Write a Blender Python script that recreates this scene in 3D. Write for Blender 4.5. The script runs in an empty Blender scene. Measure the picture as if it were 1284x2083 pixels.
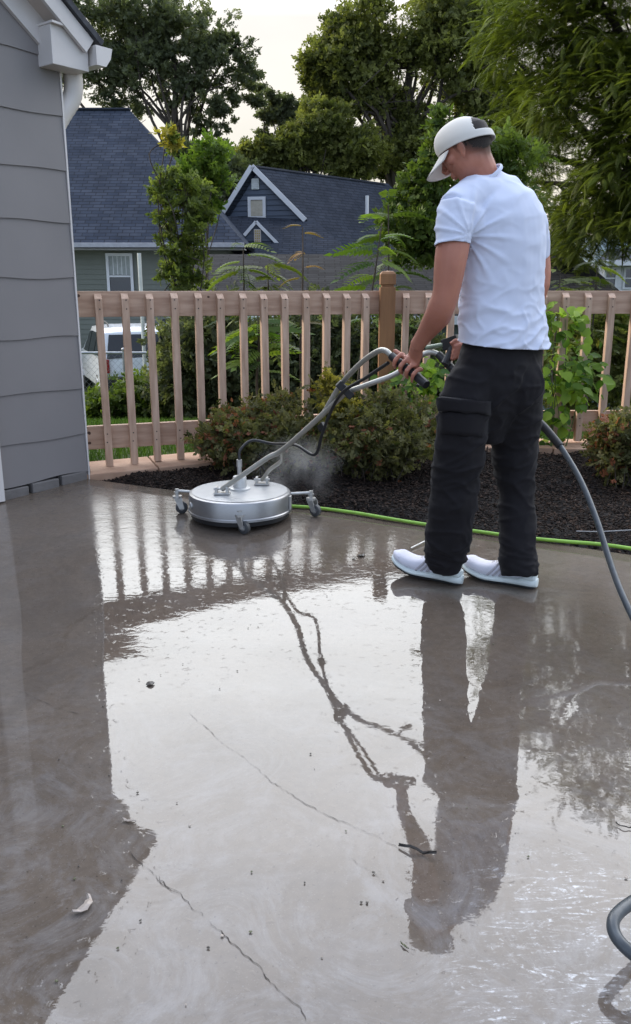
import bpy, bmesh, math, random
import numpy as np
from mathutils import Vector, Matrix, noise as mn
random.seed(7); RNG = np.random.default_rng(11)
rad = math.radians
C = bpy.context.scene.collection
sc = bpy.context.scene

# ---------------------------------------------------------------- camera
F_PX = 1700.0; PITCH = rad(15.0); CAM_H = 1.18
cam_d = bpy.data.cameras.new('camera'); cam = bpy.data.objects.new('camera', cam_d); C.objects.link(cam)
cam_d.sensor_fit = 'VERTICAL'; cam_d.sensor_height = 36.0; cam_d.lens = 36.0 * F_PX / 2083.0
cam_d.clip_end = 2000; cam_d.clip_start = 0.02
cam.location = (0, 0, CAM_H); cam.rotation_euler = (rad(90) - PITCH, 0, 0)
sc.camera = cam

# ---------------------------------------------------------------- world: thin evening overcast
SKY_K = 8.0; SUN_EL = rad(27); SUN_AZ = rad(-62)          # azimuth from +Y towards +X
world = bpy.data.worlds.new("World"); sc.world = world; world.use_nodes = True
wt = world.node_tree; wt.nodes.clear()
def wn(t, **k):
    n = wt.nodes.new(t)
    for a, b in k.items(): setattr(n, a, b)
    return n
wo = wn('ShaderNodeOutputWorld'); bg = wn('ShaderNodeBackground'); bg2 = wn('ShaderNodeBackground'); add = wn('ShaderNodeAddShader')
sky = wn('ShaderNodeTexSky', sky_type='NISHITA'); sky.sun_disc = False
sky.sun_elevation = SUN_EL; sky.sun_rotation = SUN_AZ
wt.links.new(sky.outputs[0], bg.inputs[0]); bg.inputs[1].default_value = 0.05
tc = wn('ShaderNodeTexCoord'); sep = wn('ShaderNodeSeparateXYZ'); wt.links.new(tc.outputs['Generated'], sep.inputs[0])
ramp = wn('ShaderNodeValToRGB'); wt.links.new(sep.outputs[2], ramp.inputs[0])
er = ramp.color_ramp
er.elements[0].position = 0.0; er.elements[0].color = (0.085, 0.072, 0.062, 1)
er.elements[1].position = 1.0; er.elements[1].color = (0.20, 0.225, 0.28, 1)
for pos, col in ((0.12, (0.098, 0.084, 0.066, 1)), (0.27, (0.108, 0.097, 0.082, 1)), (0.34, (0.34, 0.335, 0.32, 1)), (0.45, (0.72, 0.735, 0.74, 1)), (0.60, (0.66, 0.67, 0.69, 1)), (0.78, (0.38, 0.41, 0.47, 1))):
    e = er.elements.new(pos); e.color = col
# clouds brighter in front, dimmer behind
mr = wn('ShaderNodeMapRange'); wt.links.new(sep.outputs[1], mr.inputs[0])
mr.inputs[1].default_value = -0.30; mr.inputs[2].default_value = 0.60; mr.inputs[3].default_value = 0.0; mr.inputs[4].default_value = 1.0; mr.interpolation_type = 'SMOOTHSTEP'
nz = wn('ShaderNodeTexNoise'); nz.inputs['Scale'].default_value = 2.2; nz.inputs['Detail'].default_value = 5
mp = wn('ShaderNodeMapping'); mp.inputs['Scale'].default_value = (1, 1, 3.2)
wt.links.new(tc.outputs['Generated'], mp.inputs[0]); wt.links.new(mp.outputs[0], nz.inputs['Vector'])
mr2 = wn('ShaderNodeMapRange'); wt.links.new(nz.outputs[0], mr2.inputs[0])
mr2.inputs[1].default_value = 0.3; mr2.inputs[2].default_value = 0.7; mr2.inputs[3].default_value = 0.86; mr2.inputs[4].default_value = 1.12
mul = wn('ShaderNodeMath', operation='MULTIPLY'); wt.links.new(mr.outputs[0], mul.inputs[0]); wt.links.new(mr2.outputs[0], mul.inputs[1])
mul2 = wn('ShaderNodeMath', operation='MULTIPLY'); wt.links.new(mul.outputs[0], mul2.inputs[0]); mul2.inputs[1].default_value = SKY_K
# clear blue grey sky behind the photographer
mixs = wn('ShaderNodeMix'); mixs.data_type = 'RGBA'; wt.links.new(mr.outputs[0], mixs.inputs[0]); mixs.inputs[6].default_value = (0.098, 0.116, 0.152, 1); wt.links.new(ramp.outputs[0], mixs.inputs[7])
mul.inputs[0].default_value = 1.0; wt.links.remove(mul.inputs[0].links[0])
wt.links.new(mixs.outputs[2], bg2.inputs[0]); wt.links.new(mul2.outputs[0], bg2.inputs[1])
wt.links.new(bg.outputs[0], add.inputs[0]); wt.links.new(bg2.outputs[0], add.inputs[1]); wt.links.new(add.outputs[0], wo.inputs[0])
sd = bpy.data.lights.new('sun', 'SUN'); sd.energy = 3.0; sd.angle = rad(9); sd.color = (1.0, 0.86, 0.68)
sun = bpy.data.objects.new('sun', sd); C.objects.link(sun)
sdir = Vector((math.sin(SUN_AZ) * math.cos(SUN_EL), math.cos(SUN_AZ) * math.cos(SUN_EL), math.sin(SUN_EL)))
sun.rotation_euler = sdir.to_track_quat('Z', 'Y').to_euler(); sun.location = sdir * 30
sc.view_settings.view_transform = 'Standard'; sc.view_settings.look = 'None'
sc.view_settings.exposure = 0.0; sc.view_settings.gamma = 1.0
sc.cycles.max_bounces = 6; sc.cycles.transparent_max_bounces = 6

# ---------------------------------------------------------------- photo geometry helpers
def smooth(t): t = max(0, min(1, t)); return t * t * (3 - 2 * t)
def slab_z(y):
    t = max(0.0, y - 2.6); return .060 * t * t / (t + .22)
def ray(px, py):
    u = (px - 642) / F_PX; v = (1041.5 - py) / F_PX
    return Vector((u, math.cos(PITCH) + v * math.sin(PITCH), -math.sin(PITCH) + v * math.cos(PITCH)))
def G(px, py, dz=0.0):
    d = ray(px, py); z = 0
    for _ in range(25):
        t = (z + dz - CAM_H) / d.z; z = slab_z(d.y * t)
    return Vector((d.x * t, d.y * t, z + dz))
def W(px, py, Y):
    d = ray(px, py); s = Y / d.y
    return Vector((d.x * s, Y, CAM_H + d.z * s))

# ---------------------------------------------------------------- materials
MATS = {}
def mat(name, col, rough=0.6, var=0.12, scale=8.0, bump=0.0, bscale=60.0, metal=0.0, stretch=(1, 1, 1), spec=0.5, col2=None, detail=6, ior=None, coat=0.0):
    if name in MATS: return MATS[name]
    m = bpy.data.materials.new(name); m.use_nodes = True; t = m.node_tree; b = t.nodes['Principled BSDF']
    L = t.links.new
    tcn = t.nodes.new('ShaderNodeTexCoord'); mpn = t.nodes.new('ShaderNodeMapping'); mpn.inputs['Scale'].default_value = stretch
    L(tcn.outputs['Object'], mpn.inputs[0])
    n = t.nodes.new('ShaderNodeTexNoise'); n.inputs['Scale'].default_value = scale; n.inputs['Detail'].default_value = detail
    L(mpn.outputs[0], n.inputs['Vector'])
    r = t.nodes.new('ShaderNodeValToRGB'); L(n.outputs[0], r.inputs[0])
    c2 = col2 if col2 else tuple(min(1, c * (1 + var)) for c in col)
    c1 = col if col2 else tuple(c * (1 - var) for c in col)
    r.color_ramp.elements[0].position = .32; r.color_ramp.elements[1].position = .68
    r.color_ramp.elements[0].color = (*c1, 1); r.color_ramp.elements[1].color = (*c2, 1)
    L(r.outputs[0], b.inputs['Base Color'])
    b.inputs['Roughness'].default_value = rough; b.inputs['Metallic'].default_value = metal
    b.inputs['Specular IOR Level'].default_value = spec
    if ior: b.inputs['IOR'].default_value = ior
    if coat: b.inputs['Coat Weight'].default_value = coat; b.inputs['Coat Roughness'].default_value = .08
    if bump:
        n2 = t.nodes.new('ShaderNodeTexNoise'); n2.inputs['Scale'].default_value = bscale; n2.inputs['Detail'].default_value = 4
        L(mpn.outputs[0], n2.inputs['Vector'])
        bp = t.nodes.new('ShaderNodeBump'); bp.inputs['Strength'].default_value = 0.6; bp.inputs['Distance'].default_value = bump
        L(n2.outputs[0], bp.inputs['Height']); L(bp.outputs[0], b.inputs['Normal'])
    MATS[name] = m; return m

def leafmat(name, dark, light, rough=.5, trans=.35, tint=(1.15, 1.25, .55)):
    if name in MATS: return MATS[name]
    m = bpy.data.materials.new(name); m.use_nodes = True; t = m.node_tree; L = t.links.new
    b = t.nodes['Principled BSDF']; out = t.nodes['Material Output']
    at = t.nodes.new('ShaderNodeAttribute'); at.attribute_name = 'tone'
    r = t.nodes.new('ShaderNodeValToRGB'); L(at.outputs['Fac'], r.inputs[0])
    r.color_ramp.elements[0].color = (*dark, 1); r.color_ramp.elements[1].color = (*light, 1)
    L(r.outputs[0], b.inputs['Base Color']); b.inputs['Roughness'].default_value = rough + .12; b.inputs['Specular IOR Level'].default_value = .22
    tr = t.nodes.new('ShaderNodeBsdfTranslucent'); mx = t.nodes.new('ShaderNodeMixShader'); mx.inputs[0].default_value = trans
    mu = t.nodes.new('ShaderNodeMix'); mu.data_type = 'RGBA'; mu.blend_type = 'MULTIPLY'; mu.inputs[0].default_value = 1
    L(r.outputs[0], mu.inputs[6]); mu.inputs[7].default_value = (*tint, 1)
    L(mu.outputs[2], tr.inputs[0]); L(b.outputs[0], mx.inputs[1]); L(tr.outputs[0], mx.inputs[2]); L(mx.outputs[0], out.inputs[0])
    MATS[name] = m; return m

# ---------------------------------------------------------------- object helpers
def link(o, parent=None):
    C.objects.link(o)
    if parent is not None: o.parent = parent
    return o
def mesh_obj(name, verts, faces, m, parent=None, smooth_=False, origin=None):
    me = bpy.data.meshes.new(name)
    me.from_pydata([tuple(v) for v in verts], [], faces); me.materials.append(m)
    if smooth_: me.polygons.foreach_set('use_smooth', [True] * len(me.polygons))
    me.update(); return link(bpy.data.objects.new(name, me), parent)
def bm_obj(name, bm, m, parent=None, smooth_=False, bevel=0.0):
    me = bpy.data.meshes.new(name)
    if bevel: bmesh.ops.bevel(bm, geom=list(bm.edges), offset=bevel, segments=2, affect='EDGES', profile=.6)
    bmesh.ops.recalc_face_normals(bm, faces=bm.faces)
    bm.to_mesh(me); bm.free()
    for mm in (m if isinstance(m, (list, tuple)) else [m]): me.materials.append(mm)
    if smooth_:
        me.polygons.foreach_set('use_smooth', [True] * len(me.polygons))
        me.set_sharp_from_angle(angle=rad(40)) if hasattr(me, 'set_sharp_from_angle') else None
    return link(bpy.data.objects.new(name, me), parent)
def tag(o, label=None, cat=None, group=None, kind=None):
    if label: o['label'] = label
    if cat: o['category'] = cat
    if group: o['group'] = group
    if kind: o['kind'] = kind
    return o
def empty(name, loc, label, cat, group=None):
    """an Empty at the thing's base; children are authored in world coordinates"""
    o = bpy.data.objects.new(name, None); C.objects.link(o); o.location = loc; o.empty_display_size = .1
    tag(o, label, cat, group); return o
def fix(root):
    """keep world-authored children in place under a moved root"""
    for ch in root.children_recursive:
        if ch.parent == root: ch.matrix_parent_inverse = Matrix.Translation(root.location).inverted()
def setting(o): o['kind'] = 'structure'; return o

def box(bm, c, s, ax=None):
    """box centre c, full size s, axes ax (3 unit vectors)"""
    ax = ax or (Vector((1, 0, 0)), Vector((0, 1, 0)), Vector((0, 0, 1))); c = Vector(c)
    vs = [bm.verts.new(c + ax[0] * (i * s[0] / 2) + ax[1] * (j * s[1] / 2) + ax[2] * (k * s[2] / 2)) for i in (-1, 1) for j in (-1, 1) for k in (-1, 1)]
    for f in ((0, 1, 3, 2), (4, 6, 7, 5), (0, 4, 5, 1), (2, 3, 7, 6), (0, 2, 6, 4), (1, 5, 7, 3)): bm.faces.new([vs[i] for i in f])
def axes_along(d, up=Vector((0, 0, 1))):
    x = Vector(d).normalized(); z = (up - x * up.dot(x)).normalized(); y = z.cross(x); return (x, y, z)
def tube(bm, pts, radii, n=10, side=None, caps=True):
    """swept tube; radii floats or (ra, rb) with ra along 'side'"""
    pts = [Vector(p) for p in pts]; rings = []
    prev = None
    for i, p in enumerate(pts):
        if i == 0: d = pts[1] - pts[0]
        elif i == len(pts) - 1: d = pts[-1] - pts[-2]
        else: d = (pts[i + 1] - p).normalized() + (p - pts[i - 1]).normalized()
        d.normalize()
        ref = Vector(side) if side is not None else (prev if prev is not None else (Vector((0, 0, 1)) if abs(d.z) < .9 else Vector((1, 0, 0))))
        a = (ref - d * ref.dot(d)).normalized(); b = d.cross(a); prev = a
        r = radii[i] if isinstance(radii, (list, tuple)) and not isinstance(radii[0], (int, float)) or isinstance(radii, list) else radii
        ra, rb = (r if isinstance(r, (tuple, list)) else (r, r))
        rings.append([bm.verts.new(p + a * (ra * math.cos(2 * math.pi * k / n)) + b * (rb * math.sin(2 * math.pi * k / n))) for k in range(n)])
    for A, B in zip(rings, rings[1:]):
        for k in range(n): bm.faces.new((A[k], A[(k + 1) % n], B[(k + 1) % n], B[k]))
    if caps: bm.faces.new(rings[0][::-1]); bm.faces.new(rings[-1])
def curve_pts(ctrl, per=8):
    """Catmull-Rom through control points"""
    P = [Vector(p) for p in ctrl]; P = [P[0] * 2 - P[1]] + P + [P[-1] * 2 - P[-2]]; out = []
    for i in range(1, len(P) - 2):
        for k in range(per):
            t = k / per; a, b, c, d = P[i - 1], P[i], P[i + 1], P[i + 2]
            out.append(0.5 * ((2 * b) + (c - a) * t + (2 * a - 5 * b + 4 * c - d) * t * t + (3 * b - a - 3 * c + d) * t ** 3))
    out.append(P[-2]); return out
def ell(bm, c, r, ax=None, seg=18, rings=12):
    ax = ax or (Vector((1, 0, 0)), Vector((0, 1, 0)), Vector((0, 0, 1)))
    M = Matrix(((ax[0].x * r[0], ax[1].x * r[1], ax[2].x * r[2], c[0]), (ax[0].y * r[0], ax[1].y * r[1], ax[2].y * r[2], c[1]), (ax[0].z * r[0], ax[1].z * r[1], ax[2].z * r[2], c[2]), (0, 0, 0, 1)))
    bmesh.ops.create_uvsphere(bm, u_segments=seg, v_segments=rings, radius=1, matrix=M)
def cyl(bm, a, b, r, n=16, r2=None):
    tube(bm, [a, b], [r, r2 if r2 is not None else r], n=n)
def lathe(bm, c, prof, n=48, ax=None):
    ax = ax or (Vector((1, 0, 0)), Vector((0, 1, 0)), Vector((0, 0, 1))); c = Vector(c); R = []
    for r, z in prof: R.append([bm.verts.new(c + ax[2] * z + ax[0] * (r * math.cos(2 * math.pi * k / n)) + ax[1] * (r * math.sin(2 * math.pi * k / n))) for k in range(n)])
    for A, B in zip(R, R[1:]):
        for k in range(n): bm.faces.new((A[k], A[(k + 1) % n], B[(k + 1) % n], B[k]))
    bm.faces.new(R[0][::-1]); bm.faces.new(R[-1])

# ---------------------------------------------------------------- foliage helpers
def T_leaf(w=.3, fold=.06):
    v = np.array([(0, 0, 0), (.45, w, fold), (1, 0, -.08), (.45, -w, fold)], float)
    return v, [(0, 1, 2, 3)] if fold == 0 else [(0, 2, 1), (0, 3, 2)]
def T_broad(w=.40):
    v = np.array([(0, 0, 0), (.12, w * .75, .05), (.42, w, .07), (.75, w * .55, .03), (1, 0, -.10), (.75, -w * .55, .03), (.42, -w, .07), (.12, -w * .75, .05), (.45, 0, 0)], float)
    return v, [(0, 8, 2, 1), (8, 4, 3, 2), (0, 7, 6, 8), (8, 6, 5, 4)]
def T_spray(n=5, seed=1, w=.3):
    r = np.random.default_rng(seed); V = []; Fc = []; lv, lf = T_leaf(w)
    for i in range(n):
        a = r.uniform(-1.2, 1.2); pos = np.array([i / n * .7, 0, 0]); s = .55
        R = np.array([[math.cos(a), -math.sin(a), 0], [math.sin(a), math.cos(a), 0], [0, 0, 1]])
        tl = r.uniform(-.7, .7); T = np.array([[1, 0, 0], [0, math.cos(tl), -math.sin(tl)], [0, math.sin(tl), math.cos(tl)]])
        k = len(V) * 1; base = sum(len(x) for x in V)
        V.append((lv * s) @ T.T @ R.T + pos); Fc += [tuple(j + base for j in f) for f in lf]
    return np.vstack(V), Fc
def T_frond(pairs=9, droop=.35, ll=.30, lw=.055):
    """compound leaf: rachis with drooping leaflet pairs, length 1 along +x"""
    V = []; Fc = []
    def ctr(t): return np.array([t * (1 - .12 * t), 0, -droop * t * t])
    def addleaf(p, ang, l, dz):
        d = np.array([math.cos(ang), math.sin(ang), dz]); d /= np.linalg.norm(d); q = np.array([-math.sin(ang), math.cos(ang), 0]) * lw * (l / ll)
        b = len(V); V.extend([p, p + d * l * .4 + q + (0, 0, .012), p + d * l, p + d * l * .4 - q + (0, 0, .012)]); Fc.extend([(b, b + 1, b + 2), (b, b + 2, b + 3)])
    for i in range(pairs):
        t = .14 + .84 * i / pairs; l = ll * (1 - .45 * abs(t - .45) / .55)
        for s in (-1, 1): addleaf(ctr(t), s * (1.25 - .45 * t), l, -.35)
    addleaf(ctr(.97), 0, ll * .8, -.6)
    n = 4; w = .008
    for i in range(n):
        a, b2 = ctr(i / n), ctr((i + 1) / n); b = len(V); V.extend([a + (0, w, 0), a - (0, w, 0), b2 - (0, w, 0), b2 + (0, w, 0)]); Fc.append((b, b + 1, b + 2, b + 3))
    return np.array(V, float), Fc
def scatter(name, tpl, P, D, S, m, parent=None, tone=None, up=None):
    """one mesh of many leaf templates; P centres, D axis directions, S sizes"""
    tv, tf = tpl; n = len(P); k = len(tv)
    D = D / np.linalg.norm(D, axis=1, keepdims=True)
    U = RNG.normal(size=(n, 3)) if up is None else up + RNG.normal(size=(n, 3)) * .25
    Z = U - D * (U * D).sum(1, keepdims=True); Z /= np.linalg.norm(Z, axis=1, keepdims=True); Y = np.cross(Z, D)
    V = P[:, None, :] + S[:, None, None] * (tv[None, :, 0:1] * D[:, None] + tv[None, :, 1:2] * Y[:, None] + tv[None, :, 2:3] * Z[:, None])
    V = V.reshape(-1, 3).astype(np.float32)
    sizes = np.array([len(f) for f in tf]); idx = np.concatenate([np.array(f) for f in tf])
    L = (idx[None, :] + (np.arange(n) * k)[:, None]).ravel().astype(np.int32)
    tot = np.tile(sizes, n).astype(np.int32); start = np.concatenate([[0], np.cumsum(tot)[:-1]]).astype(np.int32)
    me = bpy.data.meshes.new(name); me.vertices.add(len(V)); me.vertices.foreach_set('co', V.ravel())
    me.loops.add(len(L)); me.loops.foreach_set('vertex_index', L)
    me.polygons.add(len(tot)); me.polygons.foreach_set('loop_start', start); me.polygons.foreach_set('loop_total', tot)
    me.update(calc_edges=True)
    at = me.attributes.new('tone', 'FLOAT', 'POINT')
    tn = RNG.random(n) if tone is None else tone
    at.data.foreach_set('value', np.repeat(np.clip(tn, 0, 1), k).astype(np.float32))
    me.materials.append(m); return link(bpy.data.objects.new(name, me), parent)
def clump_points(blobs, n, per=14, spread=.22, shell=.55, rng=None, cull=None):
    """blobs: (centre, (rx,ry,rz)); leaves gather in twiggy sub-clumps biased to the shell"""
    rng = rng or RNG; vol = np.array([b[1][0] * b[1][1] * b[1][2] for b in blobs]) ** .67; vol /= vol.sum()
    P = []; O = []; TN = []
    for (c, r), w in zip(blobs, vol):
        m = max(3, int(n * w / per)); d = rng.normal(size=(m, 3)); d /= np.linalg.norm(d, axis=1, keepdims=True)
        rr = shell + (1 - shell) * rng.random(m) ** .5; rr *= 1 + .16 * rng.normal(size=m)
        q = np.array(c) + d * rr[:, None] * np.array(r)
        if cull is not None:
            kp = np.array([mn.noise(Vector(v) * cull[1]) > cull[0] for v in q.tolist()]); q = q[kp]; d = d[kp]; m = len(q)
            if m == 0: continue
        ms = min(r) * spread
        pts = q[:, None, :] + rng.normal(size=(m, per, 3)) * ms * np.array([1, 1, .6]); P.append(pts.reshape(-1, 3))
        O.append(np.repeat(d, per, 0)); TN.append(np.repeat(rng.random(m), per))
    return np.vstack(P), np.vstack(O), np.concatenate(TN)
def pxblobs(L, px_scale_y=1.0, Y=None):
    out = []
    for b in L:
        x, y, rx, ry = b[:4]; yy = b[4] if len(b) > 4 else Y; c = W(x, y, yy); s = c.y * 1.0 / F_PX
        out.append(((c.x, c.y, c.z), (rx * s, (rx + ry) * .5 * s, ry * s)))
    return out
BARK = mat('bark', (.055, .043, .033), .9, .35, 6, .02, 25, stretch=(1, 1, .25))
def limbs(name, base, top, r0, blobs, m, parent, nb=10, rng=None, wig=.06):
    rng = rng or RNG; bm = bmesh.new(); base = Vector(base); top = Vector(top); H = (top - base).length
    pts = [base.lerp(top, t) + Vector(rng.normal(size=3)) * H * wig * .35 * t for t in np.linspace(0, 1, 7)]
    tube(bm, pts, [r0 * (1 - .72 * i / 6) for i in range(7)], 8)
    for i in range(nb):
        c, r = blobs[i % len(blobs)]; k = int(rng.integers(2, 6)); s = pts[k]
        e = Vector(c) + Vector(rng.normal(size=3)) * min(r) * .45
        mid = s.lerp(e, .5) + Vector((0, 0, 1)) * (e - s).length * .12 + Vector(rng.normal(size=3)) * H * .03
        rb = r0 * (1 - .72 * k / 6) * .5
        cp = curve_pts([s, mid, e], 4); tube(bm, cp, [max(rb * (1 - .85 * j / (len(cp) - 1)), .006) for j in range(len(cp))], 6)
        for j in range(4):
            a = cp[3 + j % 5]; b2 = a + Vector(rng.normal(size=3)) * min(r) * .5; tube(bm, [a, a.lerp(b2, .5) + Vector(rng.normal(size=3)) * .05 * min(r), b2], [rb * .35, rb * .22, max(.003, rb * .08)], 5)
    return bm_obj(name, bm, m, parent, True)
#@@SETTING
# ================================================================ THE SETTING
CORNER = G(178, 972); CX, CY, CZ = CORNER
HA = rad(38); HW = Vector((-math.sin(HA), -math.cos(HA), 0)); HN = Vector((-HW.y, HW.x, 0)); UP = Vector((0, 0, 1))

def ground_z(x, y):
    # level with the patio near it, falling away behind the fence to the neighbours' yards
    return slab_z(min(y, 5.6)) - .10 - 1.50 * smooth((y - 6.6) / 6.5)
def build_ground():
    xs = sorted(set([-400, -200, -120, -80, -60, -45] + list(np.arange(-34, 34.1, .8)) + [45, 60, 80, 120, 200, 400]))
    ys = sorted(set([-60, -30, -15, -8, -4, -1, 0, 2, 4] + list(np.arange(5, 40, .6)) + [45, 52, 60, 80, 110, 160, 250, 400, 700]))
    V = []; Fc = []
    for y in ys:
        for x in xs:
            V.append((x, y, ground_z(x, y) + (.03 * mn.noise(Vector((x * .5, y * .5, 0))) if y > 7.5 else 0)))
    n = len(xs)
    for j in range(len(ys) - 1):
        for i in range(n - 1): a = j * n + i; Fc.append((a, a + 1, a + n + 1, a + n))
    m = mat('lawn_ground', (.04, .058, .018), .95, .4, 1.5, .03, 30, col2=(.075, .10, .03))
    o = mesh_obj('ground', V, Fc, m, smooth_=True); setting(o); return o
build_ground()

# ---- patio: wet concrete slab
EDGE = [G(*q) for q in ((176, 974), (340, 996), (640, 1034), (870, 1068), (1100, 1102), (1290, 1130), (1500, 1165))]
def edge_y(x):
    if x <= EDGE[0].x:                # under the house wall
        t = (x - CX) / HW.x; return max(-6.0, CY + HW.y * t + .12)
    for a, b in zip(EDGE, EDGE[1:]):
        if x <= b.x: return a.y + (b.y - a.y) * (x - a.x) / (b.x - a.x)
    a, b = EDGE[-2:]; return b.y + (b.y - a.y) / (b.x - a.x) * (x - b.x)

def concrete_material():
    m = bpy.data.materials.new('wet_concrete'); m.use_nodes = True; t = m.node_tree; L = t.links.new; b = t.nodes['Principled BSDF']
    N = t.nodes.new
    geo = N('ShaderNodeNewGeometry'); sep = N('ShaderNodeSeparateXYZ'); L(geo.outputs['Position'], sep.inputs[0])
    def noise_(scale, detail=5, vec=None, dist=0, rough=.55):
        n = N('ShaderNodeTexNoise'); n.inputs['Scale'].default_value = scale; n.inputs['Detail'].default_value = detail; n.inputs['Distortion'].default_value = dist; n.inputs['Roughness'].default_value = rough
        L(vec if vec else geo.outputs['Position'], n.inputs['Vector']); return n.outputs[0]
    def ramp_(src, stops):
        r = N('ShaderNodeValToRGB'); L(src, r.inputs[0]); e = r.color_ramp
        e.elements[0].position, e.elements[0].color = stops[0][0], (*stops[0][1], 1); e.elements[1].position, e.elements[1].color = stops[-1][0], (*stops[-1][1], 1)
        for p, c in stops[1:-1]: x = e.elements.new(p); x.color = (*c, 1)
        return r.outputs[0]
    def math_(op, a, c=None, clamp=False):
        n = N('ShaderNodeMath'); n.operation = op; n.use_clamp = clamp
        for i, v in enumerate((a, c)):
            if v is None: continue
            if isinstance(v, (int, float)): n.inputs[i].default_value = v
            else: L(v, n.inputs[i])
        return n.outputs[0]
    def mix_(f, a, c):
        n = N('ShaderNodeMix'); n.data_type = 'RGBA'
        if isinstance(f, (int, float)): n.inputs[0].default_value = f
        else: L(f, n.inputs[0])
        for s, v in ((6, a), (7, c)):
            if isinstance(v, tuple): n.inputs[s].default_value = (*v, 1)
            else: L(v, n.inputs[s])
        return n.outputs[2]
    big = noise_(1.6, 6, dist=.6); fine = noise_(45, 8); mid = noise_(6.5, 7, dist=1.0)
    base = ramp_(big, [(.3, (.104, .080, .061)), (.5, (.124, .097, .075)), (.7, (.150, .122, .099))])
    base = mix_(math_('MULTIPLY', ramp_(mid, [(.45, (0, 0, 0)), (.75, (1, 1, 1))]), .45), base, (.145, .128, .118))
    base = mix_(math_('MULTIPLY', ramp_(fine, [(.4, (0, 0, 0)), (.7, (1, 1, 1))]), .3), base, (.060, .047, .039))
    speck = ramp_(noise_(210, 3), [(.60, (0, 0, 0)), (.70, (1, 1, 1))]); base = mix_(math_('MULTIPLY', speck, .5), base, (.21, .185, .16))
    pit = ramp_(noise_(130, 4, dist=.5), [(.64, (0, 0, 0)), (.70, (1, 1, 1))]); base = mix_(math_('MULTIPLY', pit, .6), base, (.035, .028, .023))
    stain = ramp_(noise_(.9, 9, dist=2.2, rough=.7), [(.50, (0, 0, 0)), (.60, (1, 1, 1))]); base = mix_(math_('MULTIPLY', stain, .28), base, (.060, .050, .042))
    # foam streaks drifting in arcs at the lower right
    mapn = N('ShaderNodeMapping'); L(geo.outputs['Position'], mapn.inputs[0]); mapn.inputs['Rotation'].default_value = (0, 0, rad(-38)); mapn.inputs['Scale'].default_value = (5, 19, 1)
    sw = noise_(2.0, 9, mapn.outputs[0], 2.6, .72)
    spot = noise_(75, 4, dist=1.2)
    cx = math_('SUBTRACT', sep.outputs[0], .52); cy = math_('SUBTRACT', sep.outputs[1], 1.18)
    dd = math_('ADD', math_('MULTIPLY', math_('MULTIPLY', cx, cx), 9.0), math_('MULTIPLY', math_('MULTIPLY', cy, cy), 5.0))
    zone = math_('SUBTRACT', 1.0, dd, True)
    swm = ramp_(sw, [(.50, (0, 0, 0)), (.62, (1, 1, 1))]); spm = ramp_(spot, [(.50, (0, 0, 0)), (.60, (1, 1, 1))])
    foam = math_('MULTIPLY', math_('MULTIPLY', swm, math_('ADD', math_('MULTIPLY', spm, .8), .16)), ramp_(zone, [(.08, (0, 0, 0)), (.6, (1, 1, 1))]), True)
    foam = math_('MULTIPLY', foam, ramp_(noise_(5.5, 4, dist=1.5), [(.36, (0, 0, 0)), (.52, (1, 1, 1))]))
    # faint foam film elsewhere near the camera
    film = math_('MULTIPLY', ramp_(noise_(3.2, 9, dist=3.0, rough=.75), [(.46, (0, 0, 0)), (.64, (1, 1, 1))]), .42)
    near = N('ShaderNodeMapRange'); L(sep.outputs[1], near.inputs[0]); near.inputs[1].default_value = 2.7; near.inputs[2].default_value = 1.1
    base = mix_(math_('MULTIPLY', film, near.outputs[0]), base, (.27, .26, .262))
    base = mix_(math_('MULTIPLY', foam, 1.0), base, (.58, .58, .59))
    L(base, b.inputs['Base Color'])
    b.inputs['IOR'].default_value = 1.50; b.inputs['Specular IOR Level'].default_value = .5
    # film of water: mirror-smooth, broken by proud grit and a rougher band where the jets stir it
    far = N('ShaderNodeMapRange'); L(sep.outputs[1], far.inputs[0]); far.inputs[1].default_value = 3.1; far.inputs[2].default_value = 4.4
    rgh = math_('ADD', math_('MULTIPLY', ramp_(noise_(9, 6, dist=.8), [(.5, (0, 0, 0)), (.75, (1, 1, 1))]), .05), .012)
    rgh = math_('ADD', rgh, math_('MULTIPLY', far.outputs[0], .21))
    # damp, matter strip on the right where the mulch edge has drained
    rx = N('ShaderNodeMapRange'); L(sep.outputs[0], rx.inputs[0]); rx.inputs[1].default_value = .75; rx.inputs[2].default_value = 1.2
    ry = N('ShaderNodeMapRange'); L(sep.outputs[1], ry.inputs[0]); ry.inputs[1].default_value = 2.5; ry.inputs[2].default_value = 3.2
    damp = math_('MULTIPLY', rx.outputs[0], ry.outputs[0])
    rgh = math_('ADD', rgh, math_('MULTIPLY', damp, .16)); rgh = math_('ADD', rgh, math_('MULTIPLY', foam, .12))
    L(rgh, b.inputs['Roughness'])
    # ripples
    mp2 = N('ShaderNodeMapping'); L(geo.outputs['Position'], mp2.inputs[0]); mp2.inputs['Scale'].default_value = (1, 1.6, 1); mp2.inputs['Rotation'].default_value = (0, 0, .25)
    rip = noise_(16, 3, mp2.outputs[0], .6); rip2 = noise_(4.0, 3); grit = ramp_(noise_(38, 5, dist=.4), [(.62, (0, 0, 0)), (.70, (1, 1, 1))])
    agit = N('ShaderNodeMapRange'); L(sep.outputs[1], agit.inputs[0]); agit.inputs[1].default_value = 2.95; agit.inputs[2].default_value = 3.45; agit.inputs[3].default_value = .10; agit.inputs[4].default_value = .75
    h = math_('MULTIPLY', rip, math_('ADD', agit.outputs[0], math_('MULTIPLY', zone, .10)))
    h = math_('ADD', h, math_('MULTIPLY', rip2, .35)); h = math_('ADD', h, math_('MULTIPLY', grit, .10))
    bp = N('ShaderNodeBump'); bp.inputs['Strength'].default_value = 1.0; bp.inputs['Distance'].default_value = .0011; L(h, bp.inputs['Height']); L(bp.outputs[0], b.inputs['Normal'])
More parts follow.
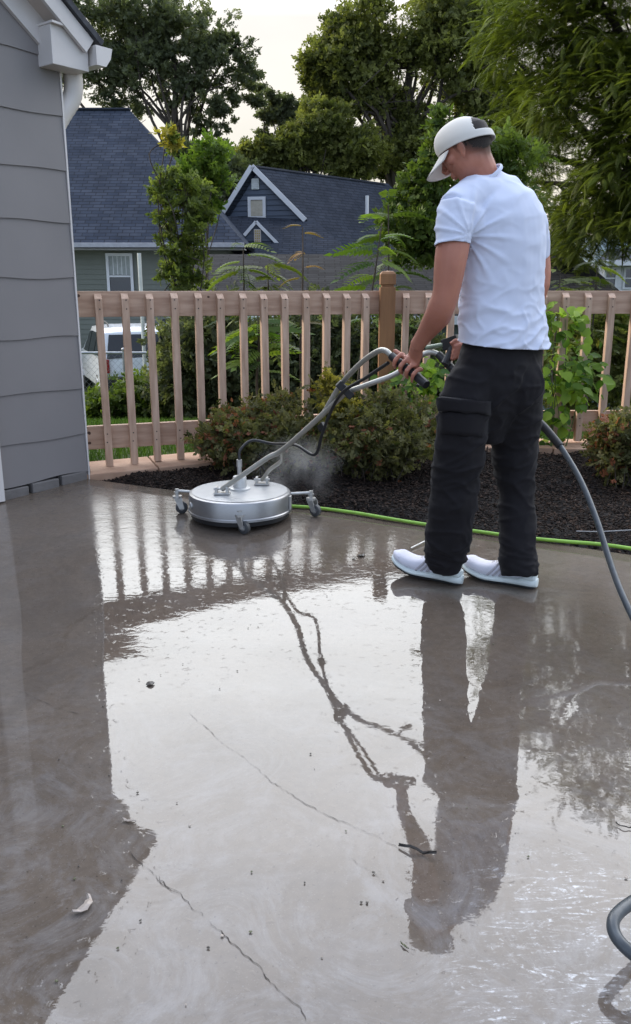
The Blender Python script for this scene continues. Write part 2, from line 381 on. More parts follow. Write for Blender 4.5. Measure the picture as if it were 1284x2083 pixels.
    return m
def build_patio():
    xs = list(np.arange(-4.6, 4.01, .1)) + [5, 7]; V = []; Fc = []
    ts = np.linspace(0, 1, 90); n = len(xs)
    for t in ts:
        for x in xs:
            ey = edge_y(x); y0 = -6.5; y = y0 + (ey - y0) * (1 - (1 - t) ** 1.0)
            V.append((x, y, slab_z(y)))
    nt = len(ts)
    for j in range(nt - 1):
        for i in range(n - 1): a = j * n + i; Fc.append((a, a + 1, a + n + 1, a + n))
    # slab edge face, turned down 9 cm
    b0 = len(V)
    for x in xs: ey = edge_y(x); V.append((x, ey + .012, slab_z(ey) - .1))
    for i in range(n - 1): a = (nt - 1) * n + i; Fc.append((a, a + 1, b0 + i + 1, b0 + i))
    o = mesh_obj('patio', V, Fc, concrete_material(), smooth_=True); setting(o); return o
patio = build_patio()
def ribbon(name, pts, w, m, parent, dz=.0016, jitter=.4, seed=0):
    r = np.random.default_rng(seed); P = [Vector(p) for p in pts]; Q = []
    for a, b in zip(P, P[1:]):
        k = max(2, int((b - a).length / .007))
        for i in range(k): Q.append(a.lerp(b, i / k))
    V = []; Fc = []; walk = 0.0; wl = 0.0
    for i, p in enumerate(Q):
        walk = walk * .93 + float(r.normal()) * .0016; wl = wl * .9 + float(r.normal()) * .5
        d = (Q[min(i + 1, len(Q) - 1)] - Q[max(i - 1, 0)]).normalized(); s = Vector((-d.y, d.x, 0))
        p = p + s * (walk + float(r.normal()) * .0006); ww = w * (.12 + abs(wl) * .6) * min(1, i / 3, (len(Q) - 1 - i) / 3 + .05)
        z = slab_z(p.y) + dz; V += [(p.x + s.x * ww, p.y + s.y * ww, z), (p.x - s.x * ww, p.y - s.y * ww, z)]
    for i in range(len(Q) - 1): Fc.append((2 * i, 2 * i + 1, 2 * i + 3, 2 * i + 2))
    return mesh_obj(name, V, Fc, m, parent)
CRACK = mat('crack_dirt', (.035, .029, .025), .9, .3, 40)
for i, (pp, w) in enumerate((
    (((0, 1393), (60, 1415), (120, 1440), (172, 1452)), .0009),
    (((385, 1450), (420, 1480), (455, 1515), (500, 1548), (553, 1590), (600, 1625), (660, 1655), (720, 1685), (790, 1715), (850, 1742)), .0006),
    (((265, 1730), (285, 1752), (310, 1770), (338, 1800), (372, 1812), (400, 1850), (424, 1873)), .0010),
    (((320, 1782), (345, 1818), (380, 1822)), .001),
    (((424, 1873), (470, 1920), (512, 1960), (545, 1995), (585, 2025), (612, 2050), (632, 2083)), .0008),
    (((700, 1740), (745, 1765), (790, 1790)), .0006))):
    ribbon('crack', [G(*q) for q in pp], w, CRACK, patio, seed=i)

# ---- mulch bed
PAV_A = G(150, 976); PAV_B = G(783, 916); PAV_C = G(1300, 921)   # front edge of the paver row
def pav_y(x):
    a, b = (PAV_A, PAV_B) if x < PAV_B.x else (PAV_B, PAV_C); return a.y + (b.y - a.y) * (x - a.x) / (b.x - a.x)
def fence_line(): return G(150, 957.5), G(783, 903), G(1300, 901)
FA, FB, FC = fence_line()
def mulch_h(x, y):
    return .02 * mn.noise(Vector((x * 3, y * 3, 1))) + .012 * mn.noise(Vector((x * 11, y * 11, 4)))
def build_mulch():
    V = []; Fc = []; xs = np.arange(CX - .02, 3.6, .04); ts = np.linspace(0, 1, 60)
    for t in ts:
        for x in xs:
            y0 = edge_y(x) + .02; y1 = max(y0 + .002, pav_y(x) + .015)
            y = y0 + (y1 - y0) * t; z = slab_z(y) - .035 + .035 * smooth((y - y0) / .2) + mulch_h(x, y) * (.3 + .7 * smooth((y - y0) / .15)); V.append((x, y, z - .012))
    n = len(xs)
    for j in range(len(ts) - 1):
        for i in range(n - 1): a = j * n + i; Fc.append((a, a + 1, a + n + 1, a + n))
    o = mesh_obj('mulch_bed', V, Fc, mat('mulch_soil', (.012, .009, .008), .95, .5, 30, .02, 60), smooth_=True); setting(o)
    # bark chips
    n = 60000; X = RNG.uniform(CX + .05, 3.2, n); t = RNG.random(n)
    Y0 = np.array([edge_y(x) + .03 for x in X]); Y1 = np.array([pav_y(x) - .01 for x in X]); ok = Y1 > Y0 + .02; X, t, Y0, Y1 = X[ok], t[ok], Y0[ok], Y1[ok]; n = len(X); Yy = Y0 + (Y1 - Y0) * t ** .85
    P = np.array([(x, y, slab_z(y) - .035 + .035 * smooth((y - y0) / .2) + mulch_h(x, y) - .004 + random.random() * .012) for x, y, y0 in zip(X, Yy, Y0)])
    tv = np.array([(0, -.25, 0), (1, -.18, .05), (1, .2, .0), (0, .22, .06), (.1, -.2, .22), (.9, -.12, .2), (.9, .15, .18), (.1, .16, .22)]) * np.array([1, 1, 1])
    tf = [(0, 1, 2, 3), (4, 7, 6, 5), (0, 4, 5, 1), (3, 2, 6, 7), (0, 3, 7, 4), (1, 5, 6, 2)]
    D = RNG.normal(size=(n, 3)) * np.array([1, 1, .35]); S = RNG.uniform(.006, .024, n)
    cm = leafmat('bark_chip', (.008, .0055, .0045), (.055, .034, .024), .75, .0)
    ch = scatter('bark_mulch', (tv, tf), P, D, S, cm, up=np.array([0, 0, 1.0]), tone=RNG.random(n) ** 2.2)
    tag(ch, 'dark brown shredded bark mulch covering the bed beside the patio', 'mulch', kind='stuff')
build_mulch()

# ---- tan pavers below the fence
TAN = mat('tan_paver', (.36, .215, .14), .85, .14, 9, .003, 120, col2=(.46, .295, .20))
def pavers():
    segs = [(PAV_A, PAV_B), (PAV_B, PAV_C)]; k = 0
    for si, (a, b) in enumerate(segs):
        d = (b - a); L = d.length; d.normalize(); nrm = Vector((-d.y, d.x, 0)).normalized(); n = int(L / .46)
        for i in range(n):
            p0 = a + d * (L * i / n); p1 = a + d * (L * (i + 1) / n); c = (p0 + p1) / 2 + nrm * .20; zz = slab_z(c.y) + .002
            bm = bmesh.new(); box(bm, (c.x, c.y, zz - .022 + .003 * math.sin(i * 2.1)), (L / n - .008, .38, .06), (d, nrm, UP))
            o = bm_obj('paver', bm, TAN, None, bevel=.006)
            where = ('under the angled left fence', 'under the straight right fence')[si]
            tag(o, f'tan paver {i+1} of {n} from the left {where}' , 'paver', 'tan pavers in a row under the fence')
pavers()

# ---- lawn strip of grass blades behind the fence
def grass():
    n = 60000; t = RNG.random(n); Y = 4.9 + 4.0 * t; X = RNG.uniform(-2.6, 3.0, n)
    line = np.array([pav_y(x) + .42 for x in X]); keep = Y > line; X, Y = X[keep], Y[keep]; n = len(X)
    P = np.array([(x, y, ground_z(x, y) - .005) for x, y in zip(X, Y)])
    tv = np.array([(0, -.05, 0), (0, .05, 0), (.6, .035, .05), (.6, -.035, .05), (1, 0, .2)]); tf = [(0, 1, 2, 3), (3, 2, 4)]
    D = np.column_stack([RNG.normal(0, .35, n), RNG.normal(0, .35, n), np.ones(n)])
    o = scatter('grass', (tv, tf), P, D, RNG.uniform(.04, .085, n), leafmat('grass_blade', (.035, .075, .014), (.10, .18, .032), .6, .3))
    tag(o, 'short green lawn grass behind the wooden fence', 'grass', kind='stuff')
grass()

# ================================================================ FENCE
WOOD = mat('cedar_rail', (.35, .215, .145), .72, .2, 4, .0012, 22, stretch=(1, 1, 9), col2=(.52, .355, .255))
WOODP = mat('cedar_picket', (.36, .228, .155), .72, .2, 7, .001, 30, stretch=(6, 6, .7), col2=(.54, .375, .275))
POSTM = mat('stained_post', (.19, .082, .028), .6, .2, 6, .001, 30, stretch=(5, 5, .5), col2=(.27, .125, .045))
DARKK = mat('wood_knot', (.09, .045, .03), .8, .3, 30)
def fence():
    root = empty('wooden_fence', (FB.x, FB.y, FB.z), 'new unstained cedar baluster fence with two rails running behind the mulch bed', 'fence')
    ZT = W(420, 592, (FA.y + FB.y) / 2).z; zlo = W(300, 864, FA.y + .12).z; zb = lambda p: slab_z(p.y)
    for si, (a, b) in enumerate(((FA, FB), (FB, FC))):
        a = a.copy(); b = b.copy(); a.z = b.z = 0; d = (b - a); L = d.length; d.normalize(); nrm = Vector((-d.y, d.x, 0))
        if si == 0: a -= d * .5; L += .5
        for nm, z0, z1 in (('top_rail', ZT - .145, ZT), ('bottom_rail', zlo - .14, zlo)):
            bm = bmesh.new(); c = a + d * (L / 2) + nrm * .0401; box(bm, (c.x, c.y, (z0 + z1) / 2), (L, .038, z1 - z0), (d, nrm, UP))
            r = bm_obj(nm, bm, WOOD, root, bevel=.003)
            for _ in range(int(L * 3)):
                s = random.uniform(.1, L - .1); z = random.uniform(z0 + .02, z1 - .02); q = a + d * s + nrm * .0205
                R = random.uniform(.004, .010); kb = bmesh.new(); ell(kb, (q.x, q.y, z), (R * 1.3, .0012, R), (d, nrm, UP), 10, 6); bm_obj('knot', kb, DARKK, r, True)
    d = (FB - FA); d.z = 0; d.normalize(); d2 = (FC - FB); d2.z = 0; d2.normalize()
    pts = []
    for x in (193, 247, 297, 347, 395, 440, 487, 530, 572, 615, 657, 698, 737):
        # picket axis where the photo's picket crosses the fence plane at the top rail
        u = (x + 7 - 642) / F_PX; D0 = Vector((u, ray(x + 7, 600).y, 0)); nn = Vector((-d.y, d.x, 0)); t = nn.dot(Vector((FA.x, FA.y, 0))) / nn.dot(D0); pts.append((D0 * t, d))
    for x in (820, 866, 913, 960, 1007, 1055, 1101, 1145, 1192, 1240, 1288, 1335):
        u = (x + 6 - 642) / F_PX; D0 = Vector((u, ray(x, 600).y, 0)); nn = Vector((-d2.y, d2.x, 0)); t = nn.dot(Vector((FB.x, FB.y, 0))) / nn.dot(D0); pts.append((D0 * t, d2))
    for i, (p, dd) in enumerate(pts):
        nrm = Vector((-dd.y, dd.x, 0)); bm = bmesh.new(); tw = random.uniform(-.02, .02); dx = Vector((math.cos(tw) * dd.x - math.sin(tw) * dd.y, math.sin(tw) * dd.x + math.cos(tw) * dd.y, 0)); ny = Vector((-dx.y, dx.x, 0))
        z0 = slab_z(p.y) + .012 + random.uniform(-.004, .006); z1 = ZT - .012 + random.uniform(-.005, .003); lean = random.uniform(-.006, .006)
        c = p; w = .042; ax = (dx, ny, (UP + dd * lean).normalized()); box(bm, (c.x, c.y, (z0 + z1) / 2), (w, w, z1 - z0), ax)
        # bevelled top: slope the front top edge down
        for v in bm.verts:
            if v.co.z > z1 - .01 and (v.co - c).dot(ny) < 0: v.co.z -= .03
        pk_ = bm_obj('picket', bm, WOODP, root, bevel=.002)
        for zz in (ZT - .05, ZT - .10, zlo - .045, zlo - .095):
            sb = bmesh.new(); q = Vector((c.x, c.y, zz)) - ny * (w / 2) + dx * random.uniform(-.004, .004); cyl(sb, q + ny * .002, q - ny * .0012, .0042, 10); bm_obj('screw', sb, mat('screw_head', (.05, .042, .035), .5, metal=.4), pk_)
    # post
    p = Vector((FB.x, FB.y, 0)) + Vector((0, -.045, 0)); p = W(786, 700, FB.y - .03); p.z = 0
    bm = bmesh.new(); s = .098
    zt = W(786, 548, FB.y).z - .05; box(bm, (p.x, p.y, (zt - .06) / 2), (s, s, zt - .06)); box(bm, (p.x, p.y, zt - .052), (s - .022, s - .022, .018)); box(bm, (p.x, p.y, zt - .022), (s, s, .044)); 
    post = bm_obj('post', bm, POSTM, root, bevel=.003)
    bm = bmesh.new(); lathe(bm, (p.x, p.y, zt - .001), [(s * .70, 0), (s * .70, .022), (s * .5, .038), (.004, .042)], 4, (Vector((.7071, .7071, 0)), Vector((-.7071, .7071, 0)), UP)); bm_obj('post_cap', bm, POSTM, post, bevel=.003)
fence()

# ================================================================ NEAR HOUSE
PAINT = mat('grey_siding', (.180, .167, .165), .55, .05, 2.5, .0008, 18, col2=(.198, .183, .180))
TRIM = mat('white_trim', (.56, .53, .515), .45, .05, 4, .0004, 60)
TRIM2 = mat('white_aluminium', (.58, .55, .53), .35, .06, 5)
SHADOW = mat('siding_gap', (.05, .05, .055), .9, .1)
ASPH = mat('roof_shingle_dark', (.05, .052, .06), .9, .3, 30, .004, 60)
STONE = mat('foundation_stone', (.12, .11, .105), .9, .4, 14, .01, 30, col2=(.15, .14, .135))
def near_house():
    root = empty('grey_house', (CX, CY, 0), 'grey house corner with wavy edged siding, white rake boards and a gutter at left', 'house')
    base = CORNER.copy(); base.z = 0
    P = lambda s, n, z: base + HW * s + HN * n + UP * z
    LEN = 5.0; GH = W(125, 100, CY).z; SL = .78
    # wall core: gable wall with rake top, and the hidden return wall going back
    bm = bmesh.new(); poly = [(0, .09), (LEN, .09), (LEN, GH + SL * 2.6), (2.6, GH + SL * 2.6), (0, GH)]
    A = [bm.verts.new(P(s, -.02, z)) for s, z in poly]; B = [bm.verts.new(P(s, -4.0, z)) for s, z in poly]
    bm.faces.new(A); bm.faces.new(B[::-1])
    for i in range(5): bm.faces.new((A[i], B[i], B[(i + 1) % 5], A[(i + 1) % 5]))
    wall = bm_obj('wall', bm, SHADOW, root)
    # siding courses with wavy lower edges
    edges = [W(178 - .0635 * (972 - y), y, CY).z for y in (880, 785, 680, 562, 452, 345, 235, 115)]
    zs = [CZ + .05] + edges + [edges[-1] + .31 * k for k in range(1, 7)]
    bm = bmesh.new()
    for ci, (z0, z1) in enumerate(zip(zs, zs[1:])):
        n = 150; low = []; up = []; lowb = []
        for i in range(n + 1):
            s = LEN * i / n - .0
            wv = .009 * mn.noise(Vector((s * 2.6, ci * 7.3, 0))) + .0045 * math.sin(s * 11 + ci * 2.1)
            ztop = min(z1, GH + SL * s + .2)
            if z0 + wv > GH + SL * s + .2: low.append(None); up.append(None); lowb.append(None); continue
            low.append(bm.verts.new(P(s, .010, z0 + wv - .008))); lowb.append(bm.verts.new(P(s, -.018, z0 + wv - .008))); up.append(bm.verts.new(P(s, .001, ztop + .012)))
        for i in range(n):
            if low[i] is None or low[i + 1] is None: continue
            bm.faces.new((low[i], low[i + 1], up[i + 1], up[i])); bm.faces.new((lowb[i], lowb[i + 1], low[i + 1], low[i]))
    bm_obj('siding', bm, PAINT, wall, True)
    bm = bmesh.new(); box(bm, P(-.008, -.012, 1.25), (.010, .045, 2.34), (HW, HN, UP)); bm_obj('corner_trim', bm, TRIM2, root)
    # foundation strip
    bm = bmesh.new()
    for i in range(26):
        s = .1 + i * .19; box(bm, P(s, -.006 + random.uniform(-.004, .004), slab_z(P(s, 0, 0).y) + .022), (.17, .05, .055), (HW, HN, UP))
    fo_ = bm_obj('foundation', bm, STONE, root, bevel=.006)
    bm = bmesh.new(); box(bm, P(2.5, -.05, .08), (5.0, .06, .20), (HW, HN, UP)); box(bm, P(-.02, -.06, CZ + .02), (.03, .09, .08), (HW, HN, UP)); bm_obj('foundation_tar', bm, mat('tar', (.015, .015, .015), .7), root)
    # white door casing at the far left
    d0 = G(18, 1016); s0 = (Vector((d0.x, d0.y, 0)) - base).dot(HW)
    bm = bmesh.new(); zt = W(0, 792, base.y + HW.y * s0).z; box(bm, P(s0 + .11, .03, .045 + 1.0), (.14, .03, 1.9), (HW, HN, UP)); bm_obj('door_casing', bm, TRIM, root, bevel=.003)
    # roof slab
    OV = .115; GO = .15
    def RP(s, n, z): return P(s, n, z)
    sl = Vector((HW.x, HW.y, SL)).normalized(); rn = Vector((-HW.x * SL, -HW.y * SL, 1)).normalized()
    L2 = 3.3; e0 = P(-OV, 0, GH + .14 - OV * SL)
    def slopebox(n0, n1, off, th, s0_, s1_, m, nm, par=root, bev=.002):
        bm = bmesh.new(); c = e0 + sl * ((s0_ + s1_) / 2) + HN * ((n0 + n1) / 2) + rn * (off + th / 2); box(bm, c, (s1_ - s0_, n1 - n0, th), (sl, HN, rn)); return bm_obj(nm, bm, m, par, bevel=bev)
    roof = slopebox(-4.2, GO + .02, .0, .03, -.05, L2, ASPH, 'roof')
    slopebox(GO - .022, GO, -.085, .08, -.012, L2, TRIM, 'rake_board')
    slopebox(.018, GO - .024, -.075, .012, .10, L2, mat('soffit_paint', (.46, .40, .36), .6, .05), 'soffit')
    slopebox(.003, .028, -.185, .12, .08, L2, TRIM, 'frieze_board')
    # boxed cornice return
    bm = bmesh.new(); A0 = P(-OV + .02, 0, GH - .175); zt = GH + .045
    pts = [(-OV + .012, GH - .105), (.115, GH - .105), (.115, GH + .075), (-.04, GH + .062), (-OV + .012, GH + .02)]
    f1 = [bm.verts.new(P(s, GO - .03, z)) for s, z in pts]; f2 = [bm.verts.new(P(s, -.01, z)) for s, z in pts]
    bm.faces.new(f1); bm.faces.new(f2[::-1])
    for i in range(5): bm.faces.new((f1[i], f1[(i + 1) % 5], f2[(i + 1) % 5], f2[i]))
    bm_obj('cornice_return', bm, TRIM, root, bevel=.003)
    bm = bmesh.new(); box(bm, P(-.0, .07, GH + .073), (.24, .15, .010), (axes_along(Vector((HW.x, HW.y, .06)))[0], HN, UP)); bm_obj('return_flashing', bm, TRIM2, root)
    # gutter running back along the eave
    bm = bmesh.new(); prof = [(x * .92, z * .92 + .012) for x, z in [(-.0, .0), (-.0, -.10), (-.065, -.10), (-.10, -.055), (-.115, 0.0), (-.105, 0.0), (-.095, -.05), (-.06, -.092), (-.008, -.092), (-.008, 0)]]
    a = [bm.verts.new(P(-OV + s, GO + .02, GH + .005 + z)) for s, z in prof]; b = [bm.verts.new(P(-OV + s, -4.0, GH + .005 + z)) for s, z in prof]
    for i in range(len(prof)): bm.faces.new((a[i], a[(i + 1) % 10], b[(i + 1) % 10], b[i]))
    bm.faces.new([bm.verts.new(P(-OV + s, GO + .021, GH + .005 + z)) for s, z in prof[:5]])
    g = bm_obj('gutter', bm, TRIM2, root)
    # downspout elbow
    top = P(-OV + .01, -.02, GH - .08)
    cp = curve_pts([top, P(-OV + .01, -.02, GH - .16), P(-OV + .025, -.03, GH - .22), P(-.03, -.05, GH - .31), P(.015, -.06, GH - .40), P(.02, -.06, GH - .56)], 7)
    bm = bmesh.new(); tube(bm, cp, [(.052 + .0018 * (i % 2), .042 + .0018 * (i % 2)) for i in range(len(cp))], 12, side=HW)
    tube(bm, [P(.02, -.06, GH - .56), P(.02, -.06, .15)], [(.048, .040)] * 2, 12, side=HW); bm_obj('downspout', bm, TRIM2, root, True)
near_house()
#@@NEIGHBOURS
# ================================================================ NEIGHBOURING HOUSES
def shingle_mat(name, c1, c2, mortar, w=.33, h=.14, bump=.02):
    m = bpy.data.materials.new(name); m.use_nodes = True; t = m.node_tree; L = t.links.new; b = t.nodes['Principled BSDF']
    uv = t.nodes.new('ShaderNodeUVMap'); br = t.nodes.new('ShaderNodeTexBrick'); L(uv.outputs[0], br.inputs['Vector'])
    nz = t.nodes.new('ShaderNodeTexNoise'); nz.inputs['Scale'].default_value = 1.2; nz.inputs['Detail'].default_value = 8; nz.inputs['Roughness'].default_value = .7; L(uv.outputs[0], nz.inputs['Vector'])
    br.inputs['Color1'].default_value = (*c1, 1); br.inputs['Color2'].default_value = (*c2, 1); br.inputs['Mortar'].default_value = (*mortar, 1)
    br.inputs['Scale'].default_value = 1; br.inputs['Brick Width'].default_value = w; br.inputs['Row Height'].default_value = h; br.inputs['Mortar Size'].default_value = .012; br.inputs['Mortar Smooth'].default_value = .4; br.offset = .37; br.inputs['Bias'].default_value = -.1
    mx = t.nodes.new('ShaderNodeMix'); mx.data_type = 'RGBA'; mx.blend_type = 'MULTIPLY'; mx.inputs[0].default_value = .75
    rr = t.nodes.new('ShaderNodeValToRGB'); L(nz.outputs[0], rr.inputs[0]); rr.color_ramp.elements[0].position = .3; rr.color_ramp.elements[0].color = (.6, .6, .6, 1); rr.color_ramp.elements[1].position = .7; rr.color_ramp.elements[1].color = (1.25, 1.25, 1.25, 1)
    L(br.outputs[0], mx.inputs[6]); L(rr.outputs[0], mx.inputs[7]); L(mx.outputs[2], b.inputs['Base Color']); b.inputs['Roughness'].default_value = .95; b.inputs['Specular IOR Level'].default_value = .12
    bp = t.nodes.new('ShaderNodeBump'); bp.inputs['Distance'].default_value = bump; L(br.outputs['Fac'], bp.inputs['Height']); bp.invert = True; L(bp.outputs[0], b.inputs['Normal'])
    return m
def slab_poly(name, pts, m, parent, th=.12, udir=None):
    """thick planar roof face with metric UVs; pts counter-clockwise seen from outside"""
    pts = [Vector(p) for p in pts]; n = (pts[1] - pts[0]).cross(pts[2] - pts[0]).normalized(); u = (Vector(udir) if udir is not None else pts[1] - pts[0]).normalized(); v = n.cross(u)
    bm = bmesh.new(); uvl = bm.loops.layers.uv.new('UVMap')
    a = [bm.verts.new(p) for p in pts]; b = [bm.verts.new(p - n * th) for p in pts]
    bm.faces.new(a); bm.faces.new(b[::-1])
    for i in range(len(pts)): bm.faces.new((a[i], b[i], b[(i + 1) % len(pts)], a[(i + 1) % len(pts)]))
    for f in bm.faces:
        for l in f.loops: q = l.vert.co - pts[0]; l[uvl].uv = (q.dot(u), q.dot(v))
    me = bpy.data.meshes.new(name); bm.to_mesh(me); bm.free(); me.materials.append(m); return link(bpy.data.objects.new(name, me), parent)
def lap_wall(name, o, u, wfn, z0, z1, step, m, parent, out=.018, nrm=None):
    """lap siding: each board a tilted strip with an underside"""
    bm = bmesh.new(); o = Vector(o); u = Vector(u).normalized(); nrm = nrm or Vector((u.y, -u.x, 0)); z = z0
    while z < z1 - .01:
        zt = min(z + step, z1); a0, a1 = wfn(z); b0, b1 = wfn(zt)
        q = lambda s, d, zz: bm.verts.new(o + u * s + nrm * d + UP * zz)
        A, B, T0, T1 = q(a0, out, z), q(a1, out, z), q(b0, 0, zt), q(b1, 0, zt); bm.faces.new((A, B, T1, T0)); bm.faces.new((q(a0, -.01, z), q(a1, -.01, z), B, A)); z = zt
    return bm_obj(name, bm, m, parent)
def bar(name, a, b, w, h, m, parent, up=UP):
    a, b = Vector(a), Vector(b); bm = bmesh.new(); ax = axes_along(b - a, up); box(bm, (a + b) / 2, ((b - a).length, w, h), ax); return bm_obj(name, bm, m, parent, bevel=min(w, h) * .08)
GLASS = mat('dark_glass', (.015, .02, .025), .06, .2, 3, spec=.8)
BLUESH = shingle_mat('blue_grey_shingle', (.036, .045, .066), (.058, .067, .090), (.024, .029, .040), .32, .135)
DKSH = shingle_mat('charcoal_shingle', (.030, .036, .050), (.042, .048, .064), (.018, .021, .028), .36, .14)
GRSH = shingle_mat('weathered_shingle', (.015, .0155, .018), (.030, .031, .034), (.006, .006, .007), .34, .15)
SAGE = mat('sage_siding', (.14, .15, .125), .6, .06, 3)
NAVY = mat('navy_siding', (.045, .062, .095), .5, .08, 3)
WHITE = mat('white_paint', (.60, .60, .61), .45, .06, 3)
def window(parent, c, u, w, h, fm, rails=1, fr=.07, shade=None):
    """window facing -nrm with frame bars, glass and sash rail"""
    u = Vector(u).normalized(); n = Vector((u.y, -u.x, 0)); c = Vector(c); bm = bmesh.new()
    for s in (-1, 1): box(bm, c + u * s * (w / 2) + n * .03, (fr, .06, h + fr), (u, n, UP)); box(bm, c + UP * s * (h / 2) + n * .032, (w - fr, .055, fr), (u, n, UP))
    for k in range(rails): box(bm, c + n * .028 + UP * (h * ((k + 1) / (rails + 1) - .5)), (w - fr, .04, fr * .6), (u, n, UP))
    fo = bm_obj('window', bm, fm, parent); bm = bmesh.new(); box(bm, c + n * .008, (w - fr, .01, h - fr), (u, n, UP)); bm_obj('pane', bm, GLASS, fo)
    if shade:
        bm = bmesh.new(); box(bm, c + n * .018 + UP * (h * .25), (w - fr, .008, h * .5 - fr), (u, n, UP)); k = int((w - fr) / .13)
        bm_obj('blind', bm, shade, fo)
        bm = bmesh.new()
        for i in range(1, k + 1): box(bm, c + n * .024 + UP * (h * .25) + u * (-(w - fr) / 2 + i * (w - fr) / (k + 1)), (.018, .006, h * .5 - fr), (u, n, UP))
        bm_obj('muntins', bm, fm, fo)
    return fo
def sage_house():
    Y0 = 24.0; eL = W(60, 494, Y0 - .5); eR = W(497, 479, Y0 - .5); ez = eL.z; eR = Vector((eR.x, eR.y, ez)); eL.z = ez
    r1 = W(262, 222, Y0 + 4.2); rz = r1.z; r0 = Vector((eL.x - 3, r1.y, rz)); eL = eL - Vector((3, 0, 0))
    gz = -1.42; root = empty('sage_house', ((eL.x + eR.x) / 2, Y0, gz), 'sage green sided bungalow with a steep blue grey hipped shingle roof', 'house')
    back = Vector((0, 9.5, 0))
    rf = slab_poly('roof', [eL, eR, r1, r0], BLUESH, root, .10)
    slab_poly('roof', [eR, eR + back, r1 + Vector((0, .3, 0)), r1], BLUESH, root, .10, udir=(0, 1, 0)); slab_poly('roof', [eR + back, eL + back, r0, r1 + Vector((0, .3, 0))], BLUESH, root, .10)
    bar('ridge_cap', r0, r1 + Vector((.05, 0, 0)), .22, .05, mat('ridge_dark', (.03, .035, .05), .9), root)
    xr = W(330, 520, Y0).x
    bm = bmesh.new(); box(bm, ((eL.x + eR.x) / 2 - .2, Y0 + 4.3, (gz + ez) / 2 - .05), (eR.x - eL.x - .9, 8.3, ez - gz - .1)); bm_obj('wall', bm, SAGE, root)
    lap_wall('siding', (eL.x, Y0 + .12, 0), (1, 0, 0), lambda z: (.3, eR.x - eL.x - .5), gz, ez - .12, .135, SAGE, root)
    bar('gutter', eL + Vector((0, -.06, -.06)), eR + Vector((0, -.06, -.06)), .13, .12, mat('gutter_grey', (.33, .33, .36), .4), root)
    bar('soffit', eL + Vector((0, .3, -.16)), eR + Vector((0, .3, -.16)), .7, .03, mat('soffit_grey', (.25, .24, .23), .6), root)
    bm_c = W(243, 556, Y0); window(root, (bm_c.x, Y0 + .10, W(243, 562, Y0).z), (1, 0, 0), .66, 1.15, WHITE, 1, .075, shade=mat('blind', (.30, .32, .31), .7))
sage_house()
